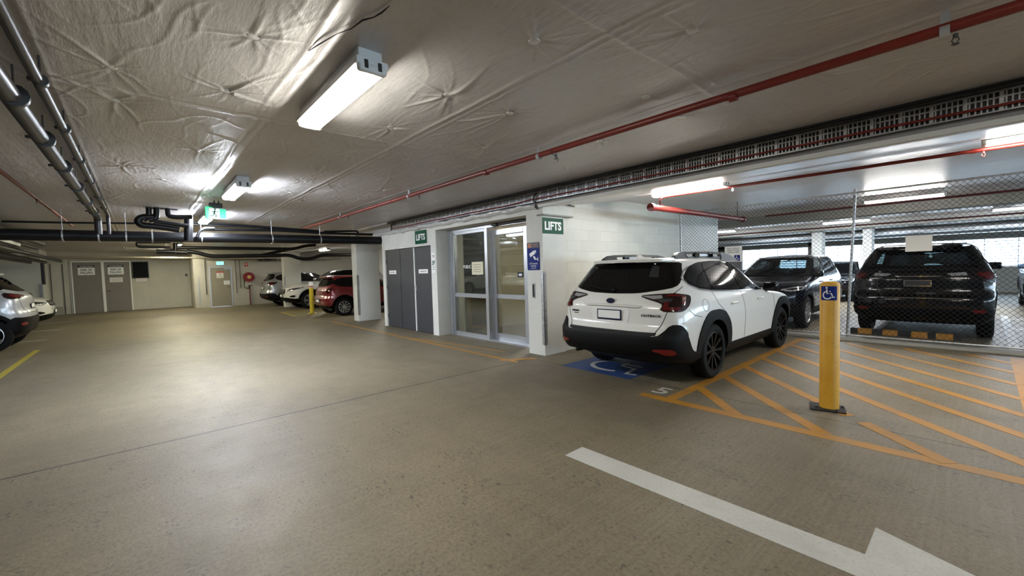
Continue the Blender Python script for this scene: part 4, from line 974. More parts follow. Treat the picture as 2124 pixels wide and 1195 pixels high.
class Car:
    def __init__(s, name, label, loc, rz, paint, L=(-1.13, 2.745, 3.71), W=.935, zt=1.612, belt=None, prof=None, ra=.42, R=.355, hollow=False, zmap=None, kr=1., kf=1., cat='car', group=None, res=1.):
        s.root = thing(name, label, cat, loc, rz, group); s.paint = paint; s.kr, s.kf = kr, kf
        s.L, s.W = L, W; s.R = R; s.wb = L[1]
        s.xa, s.xb = [-1.13, 0, 2.745, 3.71], [L[0], 0, L[1], L[2]]
        s.za, s.zb = ([0, 1.612], [0, zt]) if zmap is None else zmap
        sl = [(s.mz(z), s.mx(a), s.mx(b), w*W/.935) for z, a, b, w in (prof or OB)]
        s.d = dens(sl, 260); s.rt = dens(RT, 80); s.ft = dens(FT, 80)
        s.build(ra, hollow, res)
    def mx(s, x): return float(np.interp(x, s.xa, s.xb)) if s.xa[0] <= x <= s.xa[-1] else (x-s.xa[0]+s.xb[0] if x < s.xa[0] else x-s.xa[-1]+s.xb[-1])
    def mz(s, z): return float(np.interp(z, s.za, s.zb)) if z <= s.za[-1] else z-s.za[-1]+s.zb[-1]
    def sec(s, z): return [float(np.interp(z, s.d[:, 0], s.d[:, i])) for i in (1, 2, 3)]
    def side(s, x, z, g=1):
        xr, xf, b = s.sec(z); f = 1.
        dr = max(0, (x-xr)/s.kr); df = max(0, (xf-x)/s.kf)
        f = min(np.interp(dr, s.rt[:, 1], s.rt[:, 0]), np.interp(df, s.ft[:, 1], s.ft[:, 0]))
        return Vector((x, g*b*float(f), z))
    def rear(s, y, z):
        xr, xf, b = s.sec(z); f = min(.999, abs(y)/b); return Vector((xr+s.kr*float(np.interp(f, s.rt[:, 0], s.rt[:, 1])), y, z))
    def front(s, y, z):
        xr, xf, b = s.sec(z); f = min(.999, abs(y)/b); return Vector((xf-s.kf*float(np.interp(f, s.ft[:, 0], s.ft[:, 1])), y, z))
    def wtab(s, which):
        t = s.rt if which == 'r' else s.ft; k = s.kr if which == 'r' else s.kf
        y = t[:, 0]*s.W; x = t[:, 1]*k; L_ = np.concatenate([[0], np.cumsum(np.hypot(np.diff(y), np.diff(x)))])
        return L_, t[:, 0], t[:, 1]*k
    def wrap(s, u, z, which='r'):
        """u: signed length round the corner, measured from the centre line"""
        L_, yf, dx = s.wt[which]; a = abs(u); g = 1 if u >= 0 else -1; xr, xf, b = s.sec(z)
        if a > L_[-1]: f, d = 1., dx[-1]+a-L_[-1]
        else: f = float(np.interp(a, L_, yf)); d = float(np.interp(a, L_, dx))
        return Vector((xr+d if which == 'r' else xf-d, g*f*b, z))
    def wu(s, p, which='r'):
        """('y', y, z) or ('x', x, z) -> wrap coordinates (right-hand side positive u)"""
        k, v, z = p; z = s.mz(z); L_, yf, dx = s.wt[which]; xr, xf, b = s.sec(z)
        if k == 'y': f = min(v*s.W/.935/b, .9995); return (float(np.interp(f, yf, L_)), z)
        v = s.mx(v); d = (v-xr) if which == 'r' else (xf-v)
        return ((float(np.interp(d, dx, L_)) if d <= dx[-1] else L_[-1]+d-dx[-1]), z)
    def build(s, ra, hollow, res):
        s.wt = {'r': s.wtab('r'), 'f': s.wtab('f')}
        nz = int(70*res); zz = s.d[np.linspace(0, len(s.d)-1, nz).astype(int)]
        nr, ns, nf = int(18*res), int(34*res), int(20*res); bm = bmesh.new(); rows = []
        for z, xr, xf, b in zz:
            h = []
            kr = min(1, max(.05, (xf-xr)/3.)); 
            for i in range(nr): 
                k = i/nr*79; f = np.interp(k, range(80), s.rt[:, 0]); d = np.interp(k, range(80), s.rt[:, 1])*s.kr; h.append((xr+d, f*b))
            x0 = xr+s.rt[-1, 1]*s.kr; x1 = xf-s.ft[-1, 1]*s.kf
            if x1 < x0: x0 = x1 = (x0+x1)/2
            for i in range(ns+1): h.append((x0+(x1-x0)*i/ns, b))
            for i in range(nf-1, -1, -1):
                k = i/nf*79; f = np.interp(k, range(80), s.ft[:, 0]); d = np.interp(k, range(80), s.ft[:, 1])*s.kf; h.append((xf-d, f*b))
            mid = (x0+x1)/2
            h = [(min(x, mid) if j < nr else (max(x, mid) if j > nr+ns else x), y) for j, (x, y) in enumerate(h)]
            ring = [bm.verts.new((x, y, z)) for x, y in h]+[bm.verts.new((x, -y, z)) for x, y in h[-2:0:-1]]
            rows.append(ring)
        n = len(rows[0]); 
        for a, b in zip(rows, rows[1:]):
            for j in range(n): bm.faces.new((a[j], a[(j+1) % n], b[(j+1) % n], b[j]))
        f = bm.faces.new(rows[0][::-1]); f.material_index = 1; bm.faces.new(rows[-1])
        bmesh.ops.recalc_face_normals(bm, faces=bm.faces[:])
        for f in bm.faces:
            f.smooth = True
            if f.calc_center_median().z < s.mz(.40): f.material_index = 1
        me = bpy.data.meshes.new('body'); bm.to_mesh(me); bm.free(); me.materials.append(M[s.paint]); me.materials.append(M['cladding'])
        ob = bpy.data.objects.new('body', me); C.objects.link(ob)
        ct = MB()
        for x in (0, s.wb):
            for g in (1, -1):
                y0, y1 = g*(s.W-.30), g*(s.W+.3); q = bmesh.new()
                bmesh.ops.create_cone(q, cap_ends=True, segments=48, radius1=ra, radius2=ra, depth=abs(y1-y0))
                for v in q.verts: v.co = Vector((v.co.x+x, v.co.z+(y0+y1)/2, v.co.y+s.R+.02))
                ct.merge(q, 1)
        bmesh.ops.recalc_face_normals(ct.b, faces=ct.b.faces[:])
        cm = bpy.data.meshes.new('cut'); ct.b.to_mesh(cm); ct.b.free(); cm.materials.append(M[s.paint]); cm.materials.append(M['cladding'])
        co = bpy.data.objects.new('cut', cm); C.objects.link(co)
        md = ob.modifiers.new('b', 'BOOLEAN'); md.object = co; md.operation = 'DIFFERENCE'; md.solver = 'EXACT'
        nm = bpy.data.meshes.new_from_object(ob.evaluated_get(bpy.context.evaluated_depsgraph_get())); ob.modifiers.clear(); ob.data = nm; nm.name = 'body'
        bpy.data.objects.remove(co)
        if hollow:
            bm = bmesh.new(); bm.from_mesh(nm); dl = []
            for f in bm.faces:
                c = f.calc_center_median(); xr, xf, b = s.sec(c.z)
                if hollow(s, c, xr, xf, b): dl.append(f)
            bmesh.ops.delete(bm, geom=dl, context='FACES'); bm.to_mesh(nm); bm.free()
        for p in nm.polygons: p.use_smooth = True
        nm.set_sharp_from_angle(angle=math.radians(38))
        ob.parent = s.root; s.body = ob
    # ---- patches that lie on the skin
    def patch(s, name, poly, fn, m, off=.004, step=.05, skirt=.012, parent=None, rnd=1, ctr=None):
        for _ in range(rnd):
            q = []
            for i in range(len(poly)):
                a, b = Vector(poly[i]), Vector(poly[(i+1) % len(poly)]); k = min(.25, .05/max(1e-6, (b-a).length)); q += [a.lerp(b, k), a.lerp(b, 1-k)]
            poly = [tuple(v) for v in q]
        bm = bmesh.new(); f = bm.faces.new([bm.verts.new((u, v, 0)) for u, v in poly])
        us = [p[0] for p in poly]; vs = [p[1] for p in poly]
        for ax, lo, hi in ((0, min(us), max(us)), (1, min(vs), max(vs))):
            k = math.ceil(lo/step+1e-6)
            while k*step < hi-1e-6:
                co = [0, 0, 0]; no = [0, 0, 0]; co[ax] = k*step; no[ax] = 1
                bmesh.ops.bisect_plane(bm, geom=bm.verts[:]+bm.edges[:]+bm.faces[:], plane_co=co, plane_no=no, dist=1e-5); k += 1
        bmesh.ops.triangulate(bm, faces=[f for f in bm.faces if len(f.verts) > 4])
        cen = Vector((s.wb/2, 0, .6)) if ctr is None else ctr; nv = {}
        e = .012
        for v in bm.verts:
            u, w = v.co.x, v.co.y; p = fn(u, w); a = fn(u+e, w)-fn(u-e, w); b = fn(u, w+e)-fn(u, w-e); n = a.cross(b)
            n = n.normalized() if n.length > 1e-9 else Vector((0, 0, 1))
            out = Vector((p.x-min(max(p.x, .4), s.wb-.4) if abs(p.y) < s.W*.7 else 0, p.y, .15*(p.z-.5)))
            if n.dot(out) < 0: n = -n
            nv[v] = (p, n)
        edges = [ed for ed in bm.edges if len(ed.link_faces) == 1]; skv = {}
        for v, (p, n) in nv.items(): v.co = p+n*off
        bmesh.ops.recalc_face_normals(bm, faces=bm.faces[:])
        bm.faces.ensure_lookup_table(); f0 = max(bm.faces, key=lambda f: f.calc_area())
        if f0.normal.dot(nv[f0.verts[0]][1]) < 0: bmesh.ops.reverse_faces(bm, faces=bm.faces[:])
        for ed in edges:
            lp = ed.link_loops[0]; a, b = lp.vert, lp.link_loop_next.vert
            for v in (a, b):
                if v not in skv: skv[v] = bm.verts.new(nv[v][0]-nv[v][1]*skirt)
            try: bm.faces.new((b, a, skv[a], skv[b]))
            except ValueError: pass
        me = bpy.data.meshes.new(name); bm.to_mesh(me); bm.free(); me.materials.append(M[m])
        for p in me.polygons: p.use_smooth = True
        me.set_sharp_from_angle(angle=math.radians(35))
        o = bpy.data.objects.new(name, me); C.objects.link(o); o.parent = parent or s.root; return o
    def P(s, name, kind, pts, m, **k):
        """kind: S both sides, R/F mirrored rear/front face, r/f mirrored wrap, 1-sided when g given"""
        g = k.pop('g', None); par = k.get('parent')
        if kind in 'Ss':
            pl = [(s.mx(x), s.mz(z)) for x, z in pts]
            return [s.patch(name, pl, lambda u, v, g_=g_: s.side(u, v, g_), m, **k) for g_ in ((1, -1) if g is None else (g,))]
        fn = {'R': s.rear, 'F': s.front}.get(kind)
        if kind in 'RF':
            sc = s.W/.935; half = [(y*sc, s.mz(z)) for y, z in pts]
        else:
            half = [s.wu(p, kind) for p in pts]; fn = lambda u, v: s.wrap(u, v, kind)
        if k.pop('sym', True): return [s.patch(name, half+[(-y, z) for y, z in half[::-1] if abs(y) > 1e-6], fn, m, **k)]
        return [s.patch(name, [(g_*y, z) for y, z in half], fn, m, **k) for g_ in ((1, -1) if g is None else (g,))]
    def strip(s, mb, kind, pts, w=.007, off=.002, mirror=True):
        """thin line on the skin"""
        if kind in 'Ss': L_ = [(s.mx(x), s.mz(z)) for x, z in pts]; fns = [lambda u, v, g=g: s.side(u, v, g) for g in ((1, -1) if mirror else (mirror or 1,))]
        elif kind in 'RF': L_ = [(y*s.W/.935, s.mz(z)) for y, z in pts]; f0 = s.rear if kind == 'R' else s.front; fns = [lambda u, v, g=g: f0(g*u, v) for g in ((1, -1) if mirror else (1,))]
        else: L_ = [s.wu(p, kind) for p in pts]; fns = [lambda u, v, g=g: s.wrap(g*u, v, kind) for g in (1, -1)]
        q = []
        for a, b in zip(L_, L_[1:]):
            a, b = Vector(a), Vector(b); n = max(1, int((b-a).length/.05))
            q += [a.lerp(b, i/n) for i in range(n)]
        q.append(Vector(L_[-1]))
        for fn in fns:
            pr_ = []
            for p in q:
                P0 = fn(p.x, p.y); pr_.append(P0)
            n = len(pr_); A_ = []
            for i in range(n):
                d = (pr_[min(i+1, n-1)]-pr_[max(i-1, 0)]).normalized(); e = .01; u, v = q[i]
                nn = (fn(u+e, v)-fn(u-e, v)).cross(fn(u, v+e)-fn(u, v-e)).normalized()
                c = Vector((s.wb/2, 0, .7)); 
                if nn.dot(pr_[i]-c) < 0: nn = -nn
                t = d.cross(nn).normalized()*w/2; A_.append([mb.b.verts.new(pr_[i]+t+nn*off), mb.b.verts.new(pr_[i]-t+nn*off), mb.b.verts.new(pr_[i]-t*1.0-nn*.004), mb.b.verts.new(pr_[i]+t-nn*.004)])
            for a, b in zip(A_, A_[1:]):
                for j in range(4): mb.b.faces.new((a[j], a[(j+1) % 4], b[(j+1) % 4], b[j]))
    def bar(s, name, kind, y0, y1, z, h, dep, m, bev=.008, parent=None, n=14, zc=0.):
        """horizontal ledge following the rear/front plan curve"""
        f0 = s.rear if kind == 'R' else s.front; sg = -1 if kind == 'R' else 1; mb = MB(); R_ = []; sc = s.W/.935
        for i in range(n+1):
            y = (y0+(y1-y0)*i/n)*sc; zz = s.mz(z)+zc*(1-(2*i/n-1)**2); p = f0(y, zz); tp = 1 if 0 < i < n else .3
            R_.append([mb.b.verts.new(p+Vector((a, 0, b))) for a, b in ((-sg*.02, -h/2), (sg*dep*tp, -h/2*tp), (sg*dep*tp, h/2*.6*tp), (-sg*.02, h/2))])
        for a, b in zip(R_, R_[1:]):
            for j in range(4): mb.b.faces.new((a[j], a[(j+1) % 4], b[(j+1) % 4], b[j]))
        mb.b.faces.new(R_[0]); mb.b.faces.new(R_[-1][::-1]); return mb.obj(name, m, parent or s.root)
    # ---- wheels
    def wheels(s, style='split', rim='rim_silver', w=.225, rr=.66, track=None):
        tr = track or s.W-.015
        for x in (0, s.wb):
            for g in (1, -1): s.wheel(x, g, tr, style, rim, w, rr)
    def wheel(s, x, g, tr, style, rim, w, rr):
        R = s.R; y = g*tr; ri = R*rr
        e = bpy.data.objects.new('wheel', None); C.objects.link(e); e.parent = s.root; e.location = (x, y, R); e.empty_display_size = .05
        f = lambda q: -g*q   # q: depth inwards from the outer face
        mb = MB(); mb.lathe([(ri, f(.028)), (ri+.012, f(.006)), (R*.80, f(0)), (R*.92, f(.008)), (R*.975, f(.026)), (R, f(.05)), (R, f(w-.05)), (R*.97, f(w-.02)), (R*.85, f(w)), (ri, f(w-.01)), (ri, f(.028))], ax='y', n=56)
        # tread grooves
        mb.obj('tyre', 'tyre', e, sharp=30)
        mb = MB(); mb.lathe([(ri+.004, f(.010)), (ri-.008, f(.008)), (ri-.018, f(.03)), (ri-.02, f(w*.8))], ax='y', n=48)
        K = {'split': 5, 'multi': 10, 'five': 5, 'ten': 10}[style]
        for k in range(K):
            a = 2*PI*k/K
            arms = ((-.15, .034), (.15, .034)) if style in ('split',) else (((-.0, .062),) if style == 'five' else ((0, .030),))
            for da, ww in arms:
                c, sn = math.cos(a), math.sin(a); t0 = .055
                r0, r1 = .05, ri-.01; w0, w1 = ww*.8, ww*(1.05 if style != 'multi' else 1.5)
                lat = da*r1
                def fn(u, v, q, c=c, sn=sn): return Vector((u*c-v*sn, q, u*sn+v*c))
                p = [(r0, lat*.25-w0/2), (r0, lat*.25+w0/2), (r1, lat+w1/2), (r1, lat-w1/2)]
                A_ = [mb.b.verts.new(fn(u, v, f(.030 if i in (0, 1) else .014))) for i, (u, v) in enumerate(p)]; B_ = [mb.b.verts.new(fn(u, v, f(.075 if i in (0, 1) else .05))) for i, (u, v) in enumerate(p)]
                mb.b.faces.new(A_); mb.b.faces.new(B_[::-1])
                for j in range(4): mb.b.faces.new((A_[j], A_[(j+1) % 4], B_[(j+1) % 4], B_[j]))
        mb.lathe([(.0, f(.026)), (.055, f(.028)), (.068, f(.04)), (.068, f(.08))], ax='y', n=24)
        mb.obj('rim', rim, e, sharp=30)
        mb = MB()
        for k in range(5):
            a = 2*PI*k/5+.3; mb.tube([(.042*math.cos(a), f(.02), .042*math.sin(a)), (.042*math.cos(a), f(.035), .042*math.sin(a))], .008, 6)
        mb.obj('wheel_nuts', 'chrome', e)
        mb = MB(); mb.lathe([(0, f(.11)), (ri*.72, f(.11)), (ri*.72, f(.13)), (0, f(.13))], ax='y', n=28); mb.obj('brake_disc', 'steel_dark', e)
    # ---- common furniture
    def mirrors(s, m, x=1.98, z=1.10, glass=True):
        X = s.mx(x); Z = s.mz(z)
        for g in (1, -1):
            b = s.side(X, Z, g).y; mb = MB(); mb.box((X-.055, min(b-g*.02, b+g*.09), Z-.04), (X+.02, max(b-g*.02, b+g*.09), Z-.01), .008)
            a, c = sorted((b+g*.03, b+g*.235)); mb.box((X-.06, a, Z-.035), (X+.055, c, Z+.115), .032, 3); h = mb.obj('mirror', m, s.root)
            if glass: MB().box((X-.066, a+.02, Z-.02), (X-.058, c-.02, Z+.10), .003).obj('mirror_glass', 'black_gloss', h)
            MB().box((X+.03, a+.03, Z-.037), (X+.058, c-.06, Z-.012), .006).obj('mirror_foot_trim', 'cladding', h)
    def handles(s, xs, z, m):
        for x in xs:
            for g in (1, -1):
                X, Z = s.mx(x), s.mz(z); b = s.side(X, Z, g).y; mb = MB()
                mb.box((X-.10, min(b-.02*g, b+.034*g), Z-.014), (X+.10, max(b-.02*g, b+.034*g), Z+.014), .012, 3); h = mb.obj('door_handle', m, s.root)
                s.patch('handle_recess', [(X-.07+.07*math.cos(a)+.03, Z+.036*math.sin(a)) for a in [2*PI*k/14 for k in range(14)]], lambda u, v: s.side(u, v, g), m, off=.0015, step=.2, parent=h, rnd=0)
    def plate_(s, kind, y, z, w, h, face='sign_white', txt=None, rim='sign_navy'):
        f0 = s.rear if kind == 'R' else s.front; sg = -1 if kind == 'R' else 1; z = s.mz(z); p = f0(y, z); q = f0(y, z+.05); X = (sg*max(sg*p.x, sg*q.x))+sg*.012
        a, b = sorted((X, X+sg*.008)); o = MB().box((a, y-w/2, z-h/2), (b, y+w/2, z+h/2), .002).obj('number_plate', rim, s.root)
        a, b = sorted((X+sg*.007, X+sg*.010)); MB().box((a, y-w/2+.016, z-h/2+.02), (b, y+w/2-.016, z+h/2-.012), .001).obj('plate_face', face, o); return o
    def seats(s, xs=(.55, 1.55)):
        for x in xs:
            for y in (-.38, .38):
                mb = MB(); X = s.mx(x); mb.box((X-.1, y-.24, .45), (X+.45, y+.24, .62), .05, 3); mb.box((X-.18, y-.24, .6), (X-.02, y+.24, 1.12), .05, 3); mb.box((X-.16, y-.12, 1.14), (X-.06, y+.12, 1.32), .04, 3); mb.obj('seat', 'seat_dark', s.root)
        X = s.mx(2.15); MB().box((X-.2, -.7, .75), (X+.25, .7, .98), .05, 2).obj('dashboard', 'seat_dark', s.root)
DLO = [(-.58, 1.335), (-.50, 1.25), (-.30, 1.19), (.05, 1.155), (.6, 1.125), (1.4, 1.095), (2.22, 1.072), (2.26, 1.095), (2.00, 1.27), (1.71, 1.43), (1.48, 1.515), (1.2, 1.545), (.4, 1.548), (-.05, 1.53), (-.35, 1.475)]
def std_side(c, glass='black_gloss', surround='black_gloss', clad=True, archw=.062, trim=None):
    c.P('window_surround', 'S', DLO, surround, off=.003)
    c.P('quarter_window', 'S', [(-.53, 1.33), (-.46, 1.265), (-.26, 1.21), (.02, 1.178), (-.0, 1.505), (-.33, 1.455)], glass, off=.007)
    c.P('rear_door_window', 'S', [(.07, 1.172), (.92, 1.133), (.83, 1.525), (.4, 1.53), (.05, 1.515)], glass, off=.007)
    c.P('front_door_window', 'S', [(.98, 1.132), (2.12, 1.097), (1.97, 1.24), (1.67, 1.41), (1.44, 1.498), (1.15, 1.525), (.90, 1.527)], glass, off=.007)
    mb = MB(); c.strip(mb, 'S', [(.96, 1.12), (1.0, .9), (1.02, .42)]); c.strip(mb, 'S', [(.02, 1.15), (.12, .98), (.34, .84), (.46, .66)])
    c.strip(mb, 'S', [(2.20, 1.08), (2.28, .95), (2.28, .6), (2.2, .42)]); c.strip(mb, 'S', [(.46, .40), (2.15, .40)], w=.008)
    mb.obj('door_shut_lines', 'cladding', c.root, sharp=None)
    if trim:
        mb = MB(); c.strip(mb, 'S', [(-.35, 1.475), (-.50, 1.42), (-.60, 1.335), (-.53, 1.25), (-.31, 1.185), (.05, 1.148), (.6, 1.118), (1.4, 1.088), (2.22, 1.066)], w=.018, off=.012); c.strip(mb, 'S', [(2.24, 1.10), (1.99, 1.275), (1.70, 1.437), (1.47, 1.522), (1.2, 1.55)], w=.014, off=.008); mb.obj('window_trim', trim, c.root, sharp=None)
def arches(c, m='cladding', ri=.385, ro=.455, a0=-12, a1=192, sq=.0):
    for x0 in (0, c.wb):
        n = 22; A_ = []
        for k in range(n+1):
            a = math.radians(a0+(a1-a0)*k/n); r = ro+sq*abs(math.sin(2*a)); A_.append((x0+r*math.cos(a), c.R+.02+r*math.sin(a)))
        for k in range(n, -1, -1):
            a = math.radians(a0+(a1-a0)*k/n); A_.append((x0+ri*math.cos(a), c.R+.02+ri*math.sin(a)))
        A_ = [(x, max(z, .245)) for x, z in A_]
        for g in (1, -1): c.patch('wheel_arch_trim', A_, lambda u, v, g=g: c.side(u, v, g), m, off=.014, step=.06, skirt=.03, rnd=0)
def sill(c, m='cladding', z1=.40):
    c.P('sill_cladding', 'S', [(.38, .245), (2.36, .245), (2.34, z1-.02), (2.26, z1), (.50, z1), (.42, z1-.02)], m, off=.010)

# ---- the white wagon (subject)
def C_outback():
    c = Car('white_wagon', 'white wagon with black wheel arch cladding and roof rails parked by the LIFTS pillar', (-3.24, 5.60, 0), PI/2, 'car_white', R=.36, ra=.425, res=1.6)
    c.wheels('multi', 'rim_black', rr=.70)
    std_side(c, trim='chrome'); arches(c, ri=.40, ro=.525, a0=-10, a1=186, sq=.03); sill(c, z1=.41)
    # rear glass with wrap-round dark pillars
    c.P('rear_glass_surround', 'r', [('y', 0, 1.150), ('y', .35, 1.160), ('y', .62, 1.20), ('y', .76, 1.235), ('x', -.62, 1.30), ('x', -.50, 1.43), ('x', -.47, 1.475), ('y', .67, 1.535), ('y', .45, 1.545), ('y', 0, 1.55)], 'black_gloss', off=.004, step=.04)
    c.P('rear_window', 'r', [('y', 0, 1.175), ('y', .35, 1.185), ('y', .58, 1.22), ('y', .68, 1.26), ('y', .60, 1.49), ('y', .4, 1.51), ('y', 0, 1.515)], 'black_gloss', off=.007, step=.04)
    c.P('window_sticker', 'R', [(-.42, 1.36), (-.54, 1.35), (-.50, 1.49), (-.41, 1.50)], 'rail_grey', sym=False, g=1, off=.009, rnd=0)
    mb = MB()
    p, q = c.rear(.0, 1.19), c.rear(.44, 1.235); d = Vector((-.02, 0, .008)); mb.tube([p+d, c.rear(.2, 1.2)+d, q+d], .008, 6); mb.lathe([(0, 0), (.03, 0), (.028, .03), (0, .035)], o=p+Vector((-.01, 0, -.005)), n=12); mb.obj('rear_wiper', 'cladding', c.root)
    # spoiler lip and high brake lamp
    c.bar('roof_spoiler', 'R', -.60, .60, 1.572, .045, .085, 'car_white', zc=.004); c.bar('high_brake_lamp', 'R', -.16, .16, 1.553, .014, .03, 'lamp_red')
    # tail lamps: dark housing, red C bars, clear tip
    for g in (1, -1):
        t = c.P('tail_lamp', 'r', [('y', .385, 1.130), ('y', .56, 1.150), ('y', .78, 1.162), ('x', -.80, 1.158), ('x', -.62, 1.135), ('x', -.60, 1.10), ('x', -.68, 1.02), ('x', -.80, .955), ('y', .84, .945), ('y', .665, .955), ('y', .70, 1.03), ('y', .62, 1.06), ('y', .52, 1.085)], 'lamp_deep', off=.012, sym=False, g=g, skirt=.02, step=.04)[0]
        c.P('red_light_bar', 'r', [('y', .71, 1.055), ('y', .755, 1.055), ('y', .755, 1.00), ('x', -.84, 1.0), ('x', -.84, .965), ('y', .70, .965)], 'lamp_red', off=.017, sym=False, g=g, parent=t, rnd=0)
        c.P('red_light_bar', 'r', [('y', .70, 1.145), ('x', -.80, 1.148), ('x', -.70, 1.12), ('x', -.78, 1.03), ('x', -.81, 1.03), ('x', -.76, 1.115), ('x', -.82, 1.125), ('y', .72, 1.12)], 'lamp_red', off=.017, sym=False, g=g, parent=t, rnd=0)
        c.P('indicator_lens', 'r', [('y', .42, 1.124), ('y', .66, 1.137), ('y', .68, 1.10), ('y', .58, 1.088)], 'lamp_clear', off=.018, sym=False, g=g, parent=t, rnd=0)
        c.P('reversing_lens', 'r', [('y', .62, 1.085), ('y', .78, 1.10), ('y', .77, 1.065), ('y', .68, 1.05)], 'rail_grey', off=.018, sym=False, g=g, parent=t, rnd=0)
    # tailgate details
    c.bar('tailgate_garnish', 'R', -.45, .45, 1.005, .030, .035, 'car_white', zc=.006)
    c.P('plate_recess', 'R', [(.30, .985), (.27, .80), (.24, .785), (-.24, .785), (-.27, .80), (-.30, .985)], 'car_white2', sym=False, g=1, off=.004)
    c.plate_('R', 0, .885, .372, .134)
    mb = MB(); p = c.rear(0, 1.062); fr_ = Matrix.Translation(p+Vector((-.012, 0, 0))) @ Matrix(((0, 0, -1), (-1, 0, 0), (0, 1, 0))).to_4x4()
    disc(mb, fr_, (0, 0), .066, .006, 28, .037); eb = mb.obj('badge', 'chrome', c.root); mb = MB(); disc(mb, off(fr_, 0, 0, .006), (0, 0), .057, .002, 28, .030); fb = mb.obj('badge_field', 'sign_navy', eb)
    mb = MB()
    for x, y, r in ((-.028, .006, .014), (.004, .014, .008), (.02, .006, .007), (.030, -.006, .007), (.006, -.012, .008), (-.006, .002, .006)):
        pts = [(x+(r if k % 2 == 0 else r*.35)*math.cos(PI/4*k), y+(r if k % 2 == 0 else r*.35)*.8*math.sin(PI/4*k)) for k in range(8)]
        mb.prism(pts, lambda u, v, z: off(fr_, 0, 0, .008) @ Vector((u, v, z)), .001)
    mb.obj('badge_stars', 'chrome', eb)
    def rtext(tx, y, z, w, h):
        p = c.rear(y, z); d = (c.rear(y-.1, z)-c.rear(y+.1, z)).normalized(); up = (c.rear(y, z+.03)-c.rear(y, z-.03)).normalized(); n = d.cross(up)
        mt = Matrix.Translation(p+n*.005) @ Matrix((d, up, n)).transposed().to_4x4(); return text(tx, mt, 'cladding', c.root, w=w, h=h, bold=.02, name='badge_lettering', ext=.002)
    rtext('OUTBACK', -.575, .897, .25, .028); rtext('SUBARU', .60, .905, .15, .024); rtext('AWD', .585, .872, .09, .013)
    # shut lines
    mb = MB(); c.strip(mb, 'r', [('y', .80, 1.24), ('y', .765, 1.16), ('y', .755, .95), ('y', .70, .80), ('y', .645, .70), ('y', .58, .675)], w=.008)
    c.strip(mb, 'r', [('x', -.70, .96), ('x', -.60, .89), ('x', -.40, .85)], w=.006)
    mb.obj('tailgate_shut_line', 'cladding', c.root, sharp=None)
    mb = MB(); L_ = [(-.26+.085*math.cos(a), .985+.075*math.sin(a)) for a in [2*PI*k/24 for k in range(25)]]; c.strip(mb, 'S', L_, w=.005, mirror=True); mb.obj('fuel_flap_line', 'rail_grey', c.root, sharp=None)
    # black bumper
    c.P('rear_bumper_cladding', 'r', [('y', 0, .385), ('y', .62, .385), ('y', .80, .375), ('x', -.75, .33), ('x', -.40, .30), ('x', -.40, .43), ('x', -.60, .44), ('x', -.68, .50), ('x', -.78, .67), ('x', -.84, .765), ('y', .87, .80), ('y', .79, .795), ('y', .73, .70), ('y', .68, .655), ('y', 0, .655)], 'cladding', off=.016, skirt=.03, step=.05)
    c.bar('bumper_step_pad', 'R', -.66, .66, .678, .045, .03, 'rubber_black')
    c.P('bumper_crease', 'r', [('y', 0, .43), ('y', .42, .43), ('y', .52, .475), ('y', .54, .485), ('y', .42, .442), ('y', 0, .442)], 'black_gloss', off=.024, rnd=0)
    for g in (1, -1): c.P('rear_reflector', 'r', [('y', .64, .515), ('y', .85, .52), ('y', .86, .455), ('y', .75, .455), ('y', .70, .485), ('y', .64, .49)], 'reflector_red', off=.026, sym=False, g=g)
    MB().tube([(-.98, .60, .34), (-.7, .60, .34)], .026, 14).obj('exhaust_pipe', 'cladding', c.root)
    # roof rails with stowed cross bars
    for g in (1, -1):
        outer = [(-.55, 1.565), (-.47, 1.63), (-.38, 1.668), (-.1, 1.682), (.5, 1.685), (1.0, 1.672), (1.28, 1.640), (1.45, 1.595), (1.48, 1.565), (1.38, 1.56)]
        inner = [(1.25, 1.575), (1.10, 1.63), (.95, 1.645), (.5, 1.652), (-.1, 1.648), (-.22, 1.635), (-.20, 1.60)]
        rl = MB(); rf = lambda u, v, w: Vector((u+.10, g*(.535+w-max(0, v-1.6)*.35), v)); 
        rl.prism([(-.57, 1.545), (-.47, 1.625), (-.38, 1.665), (-.22, 1.678), (-.16, 1.615), (-.10, 1.545)], rf, .055)
        rl.prism([(-.24, 1.678), (.5, 1.687), (1.02, 1.674), (.98, 1.642), (.5, 1.654), (-.2, 1.645)], rf, .05)
        rl.prism([(.94, 1.676), (1.05, 1.672), (1.28, 1.640), (1.50, 1.57), (1.52, 1.54), (.90, 1.54), (.93, 1.60)], rf, .055)
        rl.prism([(-.2, 1.545), (.95, 1.545), (.95, 1.610), (.4, 1.615), (-.2, 1.612)], rf, .045)
        ro = rl.obj('roof_rail', 'rail_grey', c.root)
        MB().box((.16, g*.565-.022, 1.60), (.30, g*.565+.022, 1.665), .006).obj('crossbar_clamp', 'black_gloss', ro); MB().box((.60, g*.565-.022, 1.60), (.74, g*.565+.022, 1.665), .006).obj('crossbar_clamp', 'black_gloss', ro)
        MB().box((.30, g*.56-.012, 1.618), (.60, g*.56+.012, 1.648), .004).obj('crossbar', 'aluminium', ro)
    mb = MB(); mb.prism([(-.35, 1.585), (-.12, 1.60), (-.28, 1.66), (-.35, 1.655)], lambda u, v, w: Vector((u, -.012+w, v)), .024); mb.obj('shark_fin_antenna', 'car_white', c.root)
    c.mirrors('black_gloss', x=2.02, z=1.075); c.handles((.62, 1.62), .955, 'car_white')
    c.P('windscreen', 'F', [(0, 1.085), (.62, 1.10), (.72, 1.11), (.60, 1.47), (.5, 1.50), (0, 1.52)], 'black_gloss')
    c.P('headlamp', 'f', [('y', .55, .80), ('y', .80, .86), ('x', 3.15, .87), ('x', 3.1, .80), ('y', .75, .72)], 'lamp_clear', sym=False)
